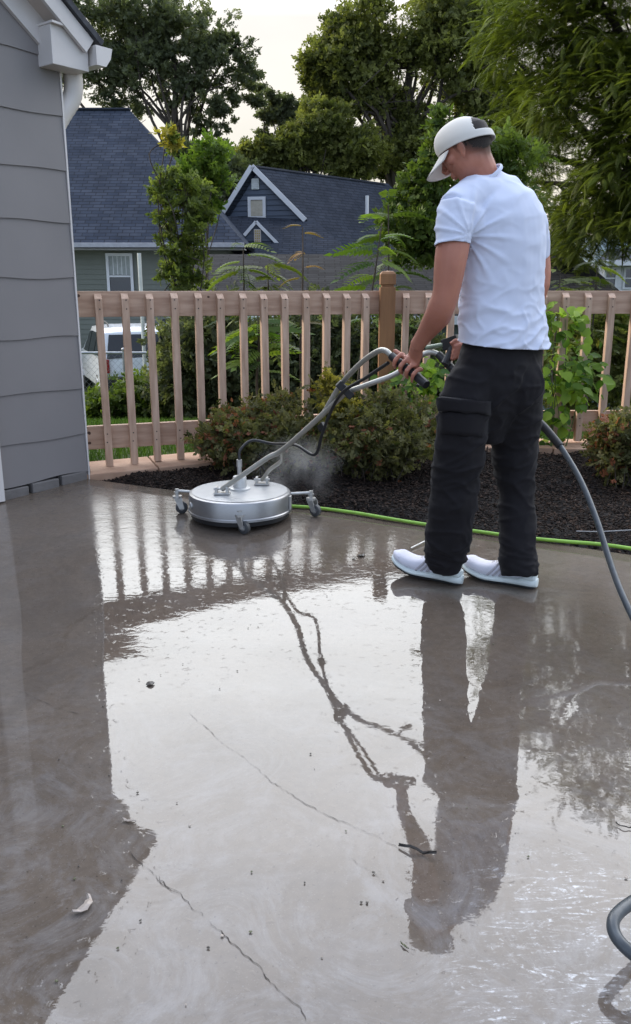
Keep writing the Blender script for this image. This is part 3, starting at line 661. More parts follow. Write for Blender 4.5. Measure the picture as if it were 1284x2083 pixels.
def navy_house():
    pk = W(533, 345, 31); gl = W(458, 430, 30.2); gr = W(624, 446, 29.6); rr = W(768, 352, 35.5); rr.z = pk.z; gz = -1.3
    u = Vector((gr.x - gl.x, gr.y - gl.y, 0)).normalized(); nrm = Vector((u.y, -u.x, 0))
    root = empty('navy_house', (pk.x, pk.y, gz), 'navy blue gabled house with white rakes and a charcoal shingle roof', 'house')
    W_ = (gr - gl).xy.length; ap = (Vector((pk.x, pk.y, 0)) - Vector((gl.x, gl.y, 0))).dot(u); zl, zr = gl.z, gr.z; o = Vector((gl.x, gl.y, 0))
    def wf(z):
        a = 0 if z < zl else ap * (z - zl) / (pk.z - zl); b = W_ if z < zr else W_ - (W_ - ap) * (z - zr) / (pk.z - zr); return (a + .02, max(a + .03, b - .02))
    lap_wall('siding', o, u, wf, 1.5, pk.z, .17, NAVY, root, .03)
    ridge = Vector((rr.x - pk.x, rr.y - pk.y, 0)); pk2 = Vector((o.x, o.y, 0)) + u * ap; pk2.z = pk.z; gl3 = o + UP * zl; gr3 = o + u * W_ + UP * zr
    low = W(592, 524, 27.2); low2 = W(778, 527, 32.2)
    # main roof slope facing right/front, running down to the lower eave
    dn = (gr3 - pk2).normalized(); L1 = 7.4; A = pk2 + nrm * .18; Bk = A + dn * L1
    slab_poly('roof', [A, Bk, Bk + ridge * 1.15, A + ridge * 1.15], DKSH, root, .14, udir=ridge)
    slab_poly('roof', [A, A + ridge * 1.1, gl3 + ridge * 1.1 + (gl3 - pk2) * .04 + nrm * .18, gl3 + (gl3 - pk2) * .04 + nrm * .18], DKSH, root, .14, udir=ridge)
    bm = bmesh.new(); box(bm, o + u * (W_ / 2) + ridge * .5 - nrm * .1 + UP * ((gz + 1.5) / 2 + .6), (W_ * .98, ridge.length, 1.5 - gz + 1.0), (u, nrm, UP)); bm_obj('wall', bm, NAVY, root)
    bar('rake_board', A + dn * .0 + nrm * .03 - UP * .05, gr3 + nrm * .21 - UP * .05, .05, .16, WHITE, root); bar('rake_board', A + nrm * .03 - UP * .05, gl3 + (gl3 - pk2) * .04 + nrm * .21 - UP * .05, .05, .16, WHITE, root)
    c = W(531, 426, 30.4); sx = (Vector((c.x, c.y, 0)) - o).dot(u); q = o + u * sx + UP * c.z + nrm * .03; window(root, q, u, .52, .62, WHITE, 0, .10)
    bm = bmesh.new(); box(bm, q + nrm * .03 + UP * .0, (.42, .01, .50), (u, nrm, UP)); bm_obj('window_shade', bm, mat('linen_shade', (.42, .38, .30), .8), root)
    c = W(531, 379, 30.6); sx = (Vector((c.x, c.y, 0)) - o).dot(u); q = o + u * sx + UP * c.z + nrm * .04; bm = bmesh.new(); box(bm, q, (.26, .05, .34), (u, nrm, UP)); v = bm_obj('vent', bm, mat('vent_paint', (.55, .58, .54), .5), root); bm = bmesh.new()
    for k in range(5): box(bm, q + nrm * .03 + UP * (-.12 + k * .06), (.20, .02, .02), (u, nrm, UP))
    bm_obj('louvres', bm, WHITE, v)
    vp = W(747, 424, 31.0); bm = bmesh.new(); cyl(bm, vp - UP * .3, W(747, 398, 31.0), .06, 12); bm_obj('vent_pipe', bm, WHITE, root)
    slab_poly('skirt_roof', [W(430, 522, 27.0), W(735, 531, 27.0), W(640, 447, 29.5), W(452, 439, 29.9)], DKSH, root, .10)
    # small front cross gable
    p = W(521, 449, 28.0); l = W(497, 477, 28.0); r = W(594, 524, 28.0); m2 = (p.z - l.z) / (p.x - l.x); f = Vector((0, 2.6, 0))
    slab_poly('porch_roof', [p, r, r + f, p + f], DKSH, root, .08, udir=f); slab_poly('porch_roof', [l, p, p + f, l + f], DKSH, root, .08, udir=f)
    bar('porch_rake', p + Vector((0, -.03, -.03)), r + Vector((0, -.03, -.03)), .05, .10, WHITE, root); bar('porch_rake', p + Vector((0, -.03, -.03)), l + Vector((0, -.03, -.03)), .05, .10, WHITE, root)
    wf2 = lambda z: (max(l.x, p.x - (p.z - z) / m2) + .03, p.x + (p.z - z) * (r.x - p.x) / (p.z - r.z) - .03)
    lap_wall('porch_siding', (0, 28.05, 0), (1, 0, 0), wf2, r.z, p.z - .05, .15, NAVY, root, .02)
    q = W(524, 480, 27.98); bm = bmesh.new(); box(bm, (q.x, q.y, q.z), (.22, .05, .40)); v = bm_obj('porch_vent', bm, mat('vent_frame', (.5, .45, .42), .5), root)
    bm = bmesh.new()
    for i in range(3):
        for k in range(5): box(bm, (q.x - .06 + i * .06, q.y - .03, q.z - .15 + k * .075), (.042, .02, .05))
    bm_obj('slats', bm, mat('vent_amber', (.40, .30, .12), .6), v)
navy_house()
def brown_roof_house():
    a = W(443, 418, 40); b = W(505, 418, 40); c = W(500, 384, 43); d = W(458, 384, 43); root = empty('brown_house', (a.x, a.y, -1.3), 'low weathered brown roof with white fascia behind the navy house', 'house')
    b = b + Vector((3, 0, 0)); c = c + Vector((3, 0, 0))
    slab_poly('roof', [a, b, c, d], shingle_mat('brown_shingle', (.12, .10, .09), (.16, .135, .12), (.07, .06, .05), .4, .2), root); bar('fascia', a + Vector((0, -.05, -.08)), b + Vector((0, -.05, -.08)), .05, .18, WHITE, root)
    bm = bmesh.new(); box(bm, ((a.x + b.x) / 2, 42, (a.z - 1.3) / 2 - .15), (b.x - a.x - .4, 3.4, a.z + 1.1)); bm_obj('wall', bm, NAVY, root)
brown_roof_house()
def garage():
    Yr, Ye = 19.0, 14.6; zr = W(600, 517, Yr).z; ze = W(800, 643, Ye).z; x0 = W(405, 520, Yr).x; x1 = W(1172, 540, Yr).x; gz = -1.38
    root = empty('garage', ((x0 + x1) / 2, Ye, gz), 'long low garage with a weathered grey shingle roof behind the fence', 'garage')
    slab_poly('roof', [(x0, Ye, ze), (x1, Ye, ze), (x1, Yr, zr), (x0, Yr, zr)], GRSH, root, .10); slab_poly('roof', [(x1, Yr + 4.4, ze), (x0, Yr + 4.4, ze), (x0, Yr, zr), (x1, Yr, zr)], GRSH, root, .10)
    bar('fascia', (x0, Ye - .05, ze - .07), (x1, Ye - .05, ze - .07), .05, .14, mat('fascia_grey', (.42, .44, .45), .5), root)
    bm = bmesh.new(); box(bm, ((x0 + x1) / 2, Yr, (gz + ze) / 2 - .06), (x1 - x0 - .6, 8.2, ze - gz - .14)); bm_obj('wall', bm, mat('garage_wall', (.06, .085, .09), .7), root)
    lap_wall('siding', (x0 + .3, Yr - 4.12, 0), (1, 0, 0), lambda z: (0, x1 - x0 - .6), gz, ze - .15, .14, mat('garage_siding', (.075, .10, .105), .6), root)
    tri = lambda x: bm.faces.new([bm.verts.new(v) for v in ((x, Ye + .3, ze - .1), (x, Yr + 4.1, ze - .1), (x, Yr, zr - .12))])
    bm = bmesh.new(); tri(x0 + .3); bm_obj('gable_wall', bm, mat('garage_siding', (.075, .10, .105)), root); bm = bmesh.new(); tri(x1 - .3); bm_obj('gable_wall', bm, mat('garage_siding', (.075, .10, .105)), root)
garage()
def white_house():
    Y = 31.0; gz = -1.2; xl = W(1195, 560, Y).x; xr = W(1420, 560, Y).x; ze = W(1260, 534, Y).z; root = empty('white_house', ((xl + xr) / 2, Y, gz), 'white sided house with dark roof half hidden by the right hand tree', 'house')
    bm = bmesh.new(); box(bm, ((xl + xr) / 2 + .4, Y + 3, (gz + ze) / 2), (xr - xl - .4, 6, ze - gz)); bm_obj('wall', bm, WHITE, root)
    lap_wall('siding', (W(1228, 560, Y).x, Y - .02, 0), (1, 0, 0), lambda z: (0, xr - xl - .6), gz, ze, .15, WHITE, root)
    e = Vector((W(1216, 533, Y - .6).x, Y - .6, ze + .05)); e2 = Vector((xr + .4, Y - .6, ze + .05)); r0 = W(1235, 506, Y + 2.4); r1 = Vector((xr + .4, Y + 2.4, r0.z)); slab_poly('roof', [e, e2, r1, r0], DKSH, root, .14)
    bar('fascia', e + Vector((0, -.04, -.08)), e2 + Vector((0, -.04, -.08)), .05, .18, WHITE, root)
    for px in (1241, 1280): c = W(px, 566, Y); window(root, (c.x, Y - .03, c.z), (1, 0, 0), .40, .70, WHITE, 1, .07)
    # upper storey wing behind
    u0 = W(1196, 560, Y + 3.5); u1 = W(1330, 480, Y + 3.5); bm = bmesh.new(); box(bm, ((u0.x + u1.x) / 2, Y + 4.2, (gz + u1.z) / 2), (u1.x - u0.x, 3, u1.z - gz)); bm_obj('upper_wall', bm, mat('pale_siding', (.42, .50, .49), .6), root)
white_house()

# ---- cars behind the hedge
def car(name, loc, rz, paint, label, group=None, sc_=1.0):
    root = bpy.data.objects.new(name, None); C.objects.link(root); root.location = loc; root.rotation_euler = (0, 0, rz); root.scale = (sc_,) * 3; tag(root, label, 'car', group)
    # x forward, rear at x=0 ; width 1.84 ; side profile of an upright wagon
    prof = [(0.02, .42), (0.0, .75), (.05, 1.02), (.30, 1.62), (.55, 1.72), (1.5, 1.76), (2.4, 1.70), (3.15, 1.12), (4.3, .98), (4.55, .72), (4.56, .42)]
    def sec(y):     # tumblehome
        return [(x + (.10 if z < 1.1 and x < .1 else .02) * abs(y) ** 3, (.92 - max(0, z - 1.0) * .26) * y, z - .03 * abs(y) ** 4) for x, z in prof]
    ys = [-1, -.92, -.6, 0, .6, .92, 1]; bm = bmesh.new(); R = [[bm.verts.new(p) for p in sec(y)] for y in ys]
    for A, B in zip(R, R[1:]):
        for i in range(len(prof)): bm.faces.new((A[i], A[(i + 1) % len(prof)], B[(i + 1) % len(prof)], B[i]))
    bm.faces.new(R[0]); bm.faces.new(R[-1][::-1]); bm_obj('body', bm, paint, root, True, bevel=.02)
    g = mat('tinted_glass', (.008, .01, .012), .08, .2, 3)
    def pane(nm, pts):
        V = [Vector(p) for p in pts]; n = (V[1] - V[0]).cross(V[2] - V[0]).normalized() * .012; bm = bmesh.new(); a = [bm.verts.new(v + n) for v in V]; b = [bm.verts.new(v - n * 4) for v in V]; bm.faces.new(a); bm.faces.new(b[::-1])
        for i in range(len(V)): bm.faces.new((a[i], b[i], b[(i + 1) % len(V)], a[(i + 1) % len(V)]))
        return bm_obj(nm, bm, g, root)
    pane('rear_window', [(.066, .76, 1.06), (.066, -.76, 1.06), (.285, -.66, 1.56), (.285, .66, 1.56)])
    for s in (1, -1):
        def side(nm, pts):
            pp = [(x, s * (.925 - max(0, z - 1.0) * .26), z) for x, z in pts]; pane(nm, pp if s < 0 else pp[::-1])
        side('rear_quarter_window', [(.35, 1.10), (1.05, 1.08), (1.08, 1.56), (.50, 1.56)]); side('side_window', [(1.15, 1.08), (2.0, 1.08), (2.0, 1.58), (1.15, 1.57)]); side('side_window', [(2.08, 1.08), (2.95, 1.08), (2.40, 1.56), (2.08, 1.58)])
        bm = bmesh.new(); box(bm, (.10, s * .80, .88), (.20, .16, .30)); bm_obj('taillight', bm, mat('tail_red', (.28, .015, .015), .2), root, bevel=.02)
        bm = bmesh.new(); tube(bm, curve_pts([(.55, s * .62, 1.74), (.70, s * .62, 1.80), (1.4, s * .62, 1.84), (2.0, s * .62, 1.82), (2.2, s * .62, 1.74)], 5), [.018] * 21, 6); bm_obj('roof_rail', bm, mat('black_plastic', (.02, .02, .02), .5), root)
        for x in (.85, 3.65):
            bm = bmesh.new(); lathe(bm, (x, s * .80, .34), [(.02, -.11), (.28, -.11), (.34, -.08), (.34, .08), (.28, .11), (.02, .11)], 28, (Vector((1, 0, 0)), Vector((0, 0, 1)), Vector((0, -1, 0)))); w = bm_obj('wheel', bm, mat('rubber', (.015, .015, .015), .8), root, True)
            bm = bmesh.new(); lathe(bm, (x, s * .90, .34), [(.01, -.02), (.2, -.025), (.21, .025), (.01, .03)], 20, (Vector((1, 0, 0)), Vector((0, 0, 1)), Vector((0, -1, 0)))); bm_obj('rim', bm, mat('alloy', (.45, .45, .47), .35, metal=.7), w, True)
    bm = bmesh.new(); box(bm, (-.02, 0, .52), (.16, 1.80, .26)); bm_obj('bumper', bm, mat('black_plastic', (.02, .02, .02), .5), root, bevel=.04)
    return root
p = W(262, 700, 20.0)
car('parked_car', (p.x + .45, 19.2, -1.40), rad(112), mat('white_car_paint', (.72, .74, .76), .25, .03, 2, coat=.6), 'white wagon with black roof rails seen through the left fence gaps')
p = W(350, 700, 23.0)
car('parked_car', (p.x + .5, 22.0, -1.50), rad(96), mat('silver_car_paint', (.42, .47, .53), .25, .03, 2, coat=.6), 'pale silver blue car mostly hidden by shrubs beside the white wagon')

# ---- chain link fence between the yards
def chainlink():
    GAL = mat('galvanised', (.30, .31, .32), .45, .15, 20, metal=.6)
    y = 12.6; x0, x1 = -6.2, 6.8; gz = ground_z(0, y); zt = .25; root = empty('chain_link_fence', (0, y, gz), 'galvanised chain link fence crossing the yard behind the wooden fence', 'fence')
    for px in (137, 248, 560, 905, 1262): x = W(px, 650, y).x; bm = bmesh.new(); cyl(bm, (x, y, gz - .1), (x, y, zt + .04), .026, 10); o = bm_obj('fence_post', bm, GAL, root, True); bm = bmesh.new(); ell(bm, (x, y, zt + .05), (.034, .034, .028)); bm_obj('post_cap', bm, GAL, o, True)
    bm = bmesh.new(); cyl(bm, (x0, y, zt), (x1, y, zt), .019, 8); bm_obj('top_rail', bm, GAL, root, True)
    V = []; Fc = []; st = .09; H = zt - gz
    def wire(a, b):
        d = (b - a).normalized(); s = Vector((d.z, 0, -d.x)) * .0016; k = len(V); V.extend([a + s, b + s, b - s, a - s, a + Vector((0, .003, 0)), b + Vector((0, .003, 0))]); Fc.extend([(k, k + 1, k + 2, k + 3), (k, k + 4, k + 5, k + 1), (k + 3, k + 2, k + 5, k + 4)])
    n = int((x1 - x0) / st); hh = H
    for i in range(-int(hh / st), n):
        a = x0 + i * st
        if a >= x0 and a + hh <= x1: wire(Vector((a, y, gz)), Vector((a + hh, y, zt))); wire(Vector((a + hh, y + .004, gz)), Vector((a, y + .004, zt)))
    o = mesh_obj('wire_mesh', V, Fc, GAL, root)
chainlink()
def pole():
    a = W(283, 515, 16); bm = bmesh.new(); cyl(bm, (a.x, 16, -1.5), (a.x, 16, a.z), .036, 12); o = bm_obj('white_pole', bm, mat('pvc', (.6, .6, .55), .5), None, True); tag(o, 'thin off white pole standing in front of the sage house window', 'pole')
pole()
#@@PLANTS
# ================================================================ TREES AND PLANTS
LM_DARK = leafmat('leaf_dark', (.045, .056, .034), (.19, .21, .115), .55, .45)
LM_MID = leafmat('leaf_mid', (.032, .046, .016), (.27, .28, .085), .5, .48)
LM_LOC = leafmat('leaf_walnut', (.012, .024, .006), (.20, .24, .045), .4, .42)
LM_BR2 = leafmat('leaf_fresh', (.035, .065, .014), (.15, .20, .045), .45, .42)
LM_BR3 = leafmat('leaf_airy', (.045, .07, .018), (.22, .26, .08), .45, .5)
LM_BRI = leafmat('leaf_bright', (.05, .10, .018), (.19, .26, .05), .45, .45)
LM_YEL = leafmat('leaf_yellow', (.18, .17, .03), (.42, .34, .06), .5, .4)
SPRAY = T_spray(5, 3); LEAF = T_leaf(.3); FROND = T_frond(14, .25, .19, .024)
def tree(name, label, cat, base, top, r0, bl, n, size, m, tpl=SPRAY, per=14, spread=.2, shell=.5, nb=12, group=None, ups=None, wig=.06, cutoff=None):
    root = empty(name, base, label, cat, group)
    limbs('trunk', base, top, r0, bl, BARK, root, nb, wig=wig)
    P, O, T = clump_points(bl, n, per, spread, shell, cull=cutoff)
    D = O * .7 + RNG.normal(size=P.shape) * .8; S = size * RNG.uniform(.65, 1.35, len(P))
    scatter('crown', tpl, P, D, S, m, root, tone=T * .6 + RNG.random(len(P)) * .4, up=ups); return root
# big trees against the sky
bl = pxblobs([(255, 40, 90, 48), (365, 70, 100, 48), (185, 110, 70, 55), (300, 130, 95, 45), (430, 120, 70, 42), (500, 150, 42, 26), (400, 190, 70, 30), (250, 190, 60, 30), (60, 60, 90, 90), (150, 30, 60, 50), (470, 90, 40, 20), (455, 220, 40, 16), (300, 215, 50, 20), (500, 200, 36, 18), (430, 255, 46, 16), (300, 20, 70, 40), (480, 110, 46, 30)], Y=36)
tree('honey_locust_tree', 'wide dark tree with open branching crown above the sage house roof', 'tree', W(395, 640, 36) , W(340, 60, 36), .26, bl, 24000, .20, LM_DARK, per=26, spread=.16, shell=.15, nb=26, cutoff=(-.24, .7))
bl = pxblobs([(672, 75, 44, 36), (645, 120, 30, 32), (770, 60, 80, 60), (870, 40, 90, 70), (660, 165, 42, 32), (720, 150, 70, 56), (820, 150, 80, 60), (930, 130, 80, 80), (980, 30, 80, 70), (880, 240, 90, 60), (770, 250, 75, 46), (1000, 230, 80, 80), (800, 320, 90, 34), (690, 230, 40, 30)], Y=40)
tree('maple_tree', 'tallest broad leafy maple rising behind the navy house', 'tree', W(790, 640, 40), W(830, 60, 40), .40, bl, 52000, .24, LM_MID, per=30, spread=.19, shell=.3, nb=34, cutoff=(-.10, .45))
bl = pxblobs([(650, 285, 60, 40), (700, 300, 60, 45), (600, 300, 50, 35), (560, 320, 60, 28), (660, 240, 40, 30), (730, 335, 60, 20), (500, 335, 50, 26)], Y=37)
tree('hedge_tree', 'shorter olive green tree below the maple and above the navy roof', 'tree', W(640, 640, 37), W(650, 270, 37), .25, bl, 24000, .24, LM_MID, per=30, spread=.2, shell=.4, nb=12, cutoff=(-.12, .6))
bl = pxblobs([(545, 190, 22, 16), (575, 215, 24, 14), (556, 238, 26, 12), (598, 255, 24, 18), (540, 275, 18, 12), (520, 300, 26, 16), (610, 225, 22, 14), (630, 265, 26, 20)], Y=39)
tree('dark_tree', 'small dark tree silhouetted in the gap of sky between the big trees', 'tree', W(566, 640, 39), W(566, 215, 39), .16, bl, 7500, .20, LM_DARK, per=20, spread=.3, shell=.1, nb=12, cutoff=(-.15, 1.2))
bl = pxblobs([(420, 345, 60, 38), (470, 370, 50, 30), (380, 350, 40, 30), (360, 310, 30, 20)], Y=33)
tree('dark_tree', 'low dark tree filling the gap between the sage and navy houses', 'tree', W(440, 640, 33), W(440, 330, 33), .16, bl, 9000, .24, LM_DARK, per=30, nb=6)
# distant wood closing the horizon
def far_wood():
    bl = []; r = np.random.default_rng(5)
    for i in range(70):
        a = -1.15 + 2.3 * i / 69; R = 62 + r.uniform(-6, 10); h = r.uniform(5.0, 7.6); bl.append(((R * math.sin(a), R * math.cos(a), h * .45 - 1), (3.6, 3.0, h * .62)))
    P, O, T = clump_points(bl, 30000, 26, .3, .6); o = scatter('distant_wood', SPRAY, P, O + RNG.normal(size=P.shape) * .7, np.full(len(P), .95), LM_DARK, tone=T); tag(o, 'far belt of dark woodland closing the horizon behind the houses', 'wood', kind='stuff')
far_wood()
# large walnut / ailanthus hanging in from the right
def frond_tree(name, label, base, top, r0, bl, n, size, m, group=None, per=6, droop=-.55, shell=.45, nb=14, spread=.34, cat='tree'):
    root = empty(name, base, label, cat, group); limbs('trunk', base, top, r0, bl, BARK, root, nb)
    P, O, T = clump_points(bl, n, per, spread, shell, cull=(-.16, 1.0)); D = O + RNG.normal(size=P.shape) * .95; D[:, 2] = D[:, 2] * .5 + droop
    scatter('crown', FROND, P, D, size * RNG.uniform(.7, 1.25, len(P)), m, root, tone=T * .65 + RNG.random(len(P)) * .35, up=np.array([0, 0, 1.0])); return root
bl = pxblobs([(1130, 60, 110, 90, 17.8), (1250, 40, 110, 100, 17.0), (1050, 90, 60, 90, 18.6), (1010, 20, 50, 60, 19.4), (1090, 200, 80, 70, 18.6), (1200, 200, 110, 90, 17.0), (1300, 180, 80, 100, 16.2), (1070, 300, 60, 70, 19.4), (1160, 330, 90, 80, 17.8), (1270, 330, 90, 90, 16.2), (1130, 440, 60, 50, 18.6), (1220, 450, 80, 55, 17.0), (1330, 430, 80, 80, 16.2), (1175, 520, 50, 34, 17.8), (1060, 400, 40, 60, 19.8), (1360, 300, 90, 120, 15.6)])
bl += pxblobs([(1150, -90, 90, 70, 17.0), (1290, -120, 100, 90, 16.2), (1430, -60, 120, 140, 15.4), (1250, -300, 70, 50, 15.9), (1420, -390, 100, 100, 15.4), (1520, 150, 130, 170, 15.4), (1520, -220, 120, 130, 14.9), (1220, -240, 50, 40, 16.2)])
frond_tree('walnut_tree', 'large tree with drooping feathery compound leaves overhanging from the right', Vector((7.6, 17.6, -1.5)), Vector((6.9, 17.0, 8.0)), .36, bl, 24000, .38, LM_LOC, nb=34, droop=-.15, per=12, spread=.22, shell=.35)
bl = pxblobs([(905, 250, 24, 22, 8.6), (890, 305, 36, 30, 8.6), (870, 370, 46, 36, 8.6), (900, 430, 46, 46, 8.9), (830, 450, 46, 34, 8.6), (950, 300, 40, 40, 9.2), (1040, 330, 40, 50, 9.4), (860, 505, 60, 30, 8.8), (1000, 420, 60, 60, 9.4)])
tree('leafy_sapling', 'bright leafy young tree directly behind the man wearing the cap', 'tree', Vector((1.55, 9.0, -.75)), W(930, 300, 8.9), .05, bl, 5600, .10, LM_BR2, per=16, spread=.28, shell=.3, nb=16)
# sapling beside the sage house
bl = pxblobs([(347, 285, 10, 20), (352, 365, 34, 14), (385, 385, 34, 22), (335, 395, 26, 24), (372, 425, 34, 22), (340, 450, 26, 18), (395, 470, 28, 30), (356, 500, 34, 20), (395, 530, 26, 26), (350, 560, 38, 26), (400, 575, 30, 16), (408, 430, 18, 34)], Y=9.4)
tree('young_tree', 'narrow young tree with lobed leaves in front of the sage roof', 'tree', Vector((W(365, 600, 9.4).x, 9.4, -.8)), W(347, 275, 9.4), .022, bl, 1650, .085, LM_BR3, per=11, spread=.26, shell=.3, nb=16)
bl = pxblobs([(425, 310, 36, 24), (405, 345, 34, 28), (440, 360, 30, 24), (400, 380, 26, 20), (420, 420, 20, 26)], Y=10.2)
tree('young_tree', 'taller young tree with brighter foliage just right of the narrow sapling', 'tree', Vector((W(404, 600, 10.2).x, 10.2, -.9)), W(420, 300, 10.2), .022, bl, 1000, .095, LM_BRI, per=12, spread=.26, shell=.3, nb=8)
bl = pxblobs([(349, 274, 16, 12), (352, 300, 12, 12)], Y=9.35); P, O, T = clump_points(bl, 46, 6, .3, .2)
o = scatter('sprig', SPRAY, P, RNG.normal(size=P.shape), np.full(len(P), .11), LM_YEL); tag(o, 'yellowing leaf sprig at the very tip of the narrow young tree', 'leaves')
# sumac-like stems above the fence
def sumac(label, px, ptop, Y, fr, size, m, group='compound leaved saplings rising behind the fence', seed=1, lean=0, spread=1.0):
    r = np.random.default_rng(seed); x = W(px, 600, Y).x; b = Vector((x, Y, ground_z(x, Y) - .02)); t = W(px + lean, ptop, Y); root = empty('sumac_sapling', b, label, 'sapling', group)
    pts = curve_pts([b, b.lerp(t, .4) + Vector((-.02, 0, 0)), b.lerp(t, .75), t], 5); bm = bmesh.new(); tube(bm, pts, [.014 * (1 - .7 * i / (len(pts) - 1)) for i in range(len(pts))], 6); bm_obj('stem', bm, BARK, root, True)
    P = []; D = []; T = []
    for i in range(fr):
        q = pts[int(len(pts) * (.45 + .55 * (i / fr))) if i < fr - 1 else -1]; a = i * 2.4 + r.uniform(-.3, .3); P.append(q + Vector((0, 0, r.uniform(-.05, .05)))); D.append((math.cos(a) * spread, math.sin(a) * spread * .8, r.uniform(-.1, .5))); T.append(r.random())
    scatter('leaves', T_frond(9, .5, .3, .075), np.array([tuple(p) for p in P]), np.array(D), size * np.array([r.uniform(.7, 1.2) for _ in P]), m, root, tone=np.array(T), up=np.array([0, 0, 1.0])); return root
sumac('slender sapling with a reddish leaf whorl at its tip near the fence centre', 616, 462, 7.0, 10, .20, leafmat('leaf_copper', (.10, .09, .03), (.30, .16, .06), .5, .4), seed=2)
sumac('arching sapling with long feathery leaves just left of the brown post', 722, 455, 7.6, 16, .36, LM_BRI, seed=3, lean=55)
sumac('feathery leaved sapling beside the arching one, behind the brown post', 800, 415, 8.2, 16, .36, LM_BR2, seed=4, lean=-10)
sumac('low spreading sapling with wide fronds left of the slender one', 495, 505, 7.3, 20, .32, LM_BR2, seed=5)
sumac('dense short sapling at the centre left, showing just above the top rail', 545, 540, 7.4, 20, .36, LM_LOC, seed=6)
sumac('drooping fronded sapling above the fence right of the man', 1215, 545, 7.6, 20, .38, LM_LOC, seed=7)
sumac('second fronded sapling half behind the right fence, closest to the man', 1140, 560, 7.2, 18, .34, LM_LOC, seed=8)
sumac('bright fronded sapling seen between the pickets at centre left', 525, 640, 6.7, 20, .34, LM_BRI, seed=9)
# undergrowth behind the fence
def thicket(name, label, bl, n, size, m, tpl=SPRAY, group='shrubs growing behind the fence', cat='shrub'):
    c = bl[0][0]; root = empty(name, (c[0], c[1], ground_z(c[0], c[1])), label, cat, group); bm = bmesh.new(); b = Vector((c[0], c[1], ground_z(c[0], c[1]) - .03))
    for i in range(16):
        q, r = bl[i % len(bl)]; e = Vector(q) + Vector(RNG.normal(size=3)) * min(r) * .5; bb = b + Vector((RNG.normal() * .12 + (q[0] - c[0]) * .5, RNG.normal() * .08, 0)); cp = curve_pts([bb, bb.lerp(e, .5) + UP * .08, e], 4); tube(bm, cp, [.010 * (1 - .8 * j / (len(cp) - 1)) for j in range(len(cp))], 5)
    bm_obj('stems', bm, BARK, root); P, O, T = clump_points(bl, n, 12, .3, .35); scatter('foliage', tpl, P, O + RNG.normal(size=P.shape) * .8, size * RNG.uniform(.6, 1.3, len(P)), m, root, tone=T * .6 + RNG.random(len(P)) * .4); return root
thicket('shrub', 'dark glossy shrub behind the fence to the right of the white wagon', pxblobs([(385, 720, 60, 70), (440, 700, 60, 80), (470, 770, 60, 60), (400, 790, 60, 50), (350, 780, 40, 50)], Y=8.8), 3800, .10, LM_DARK)
thicket('shrub', 'tall weeds and pale shrub in front of the white wagon', pxblobs([(230, 830, 50, 30), (300, 810, 50, 45), (200, 850, 40, 22), (330, 830, 40, 35), (270, 800, 24, 26)], Y=9.2), 3200, .085, LM_BR2)
thicket('shrub', 'dense dark thicket behind the centre of the fence', pxblobs([(570, 720, 70, 80), (640, 700, 70, 80), (600, 800, 90, 50), (690, 760, 60, 80)], Y=8.9), 4600, .11, LM_DARK)
thicket('shrub', 'dark thicket behind the fence on both sides of the brown post', pxblobs([(750, 740, 60, 80), (820, 720, 60, 80), (880, 760, 50, 80), (800, 820, 80, 40)], Y=9.1), 3600, .11, LM_DARK)
thicket('shrub', 'mixed green thicket behind the fence at the right edge', pxblobs([(1150, 740, 60, 70), (1215, 690, 50, 60), (1270, 760, 50, 60), (1190, 810, 70, 36), (1290, 660, 50, 60)], Y=8.9), 3200, .11, LM_MID)
# barberry / spirea bushes in the bed
LM_BUSH = leafmat('leaf_spirea', (.035, .045, .015), (.21, .19, .08), .5, .4); LM_RUST = leafmat('leaf_rust', (.10, .035, .02), (.34, .13, .07), .5, .35)
def bush(label, c, r, n, px_extra=(), rust=.18, seed=1):
    g = np.random.default_rng(seed); root = empty('spirea_bush', (c[0], c[1], slab_z(c[1])), label, 'bush', 'fine leaved bushes in the mulch bed'); b = Vector((c[0], c[1], slab_z(c[1]) - .02))
    bl = [((c[0], c[1], c[2]), r)] + list(px_extra); P = []; T = []; bm = bmesh.new()
    for i in range(int(n / 34)):
        q, rr = bl[0] if i % 5 or len(bl) == 1 else bl[1 + int(g.integers(len(bl) - 1))]; d = g.normal(size=3); d /= np.linalg.norm(d); d[2] = abs(d[2]) * 1.1 - .25
        e = np.array(q) + d * np.array(rr) * (.55 + .5 * g.random()); ev = Vector(e); s = b + Vector((g.normal() * .07, g.normal() * .05, 0)) + Vector((e[0] - c[0], e[1] - c[1], 0)) * .25; cp = curve_pts([s, s.lerp(ev, .5) + UP * .06, ev], 4); tube(bm, cp, [.0042 * (1 - .75 * j / (len(cp) - 1)) for j in range(len(cp))], 4)
        tt = g.random()
        for k in range(34): j = g.random() ** .7; q2 = cp[min(len(cp) - 1, int(j * len(cp)))]; P.append(tuple(q2 + Vector(g.normal(size=3)) * .028)); T.append(tt * .5 + g.random() * .5)
    bm_obj('stems', bm, BARK, root); P = np.array(P); T = np.array(T); ru = g.random(len(P)) < rust * (.3 + 1.4 * (np.sin(P[:, 0] * 9) * .5 + .5))
    D = g.normal(size=P.shape); D[:, 2] += .4; S = .030 * g.uniform(.6, 1.4, len(P))
    scatter('foliage', SPRAY, P[~ru], D[~ru], S[~ru] * 1.5, LM_BUSH, root, tone=T[~ru]); scatter('new_growth', SPRAY, P[ru], D[ru], S[ru] * 1.3, LM_RUST, root, tone=T[ru]); return root
c = G(520, 968); bush('low bush with reddish tips directly behind the round machine', (c.x, c.y + .12, c.z + .19), (.38, .27, .21), 10500, [(tuple(W(560, 830, 5.088)), (.2, .2, .1)), (tuple(W(465, 870, 4.995)), (.16, .2, .12)), (tuple(W(440, 905, 4.949)), (.12, .14, .10))], .13, 3)
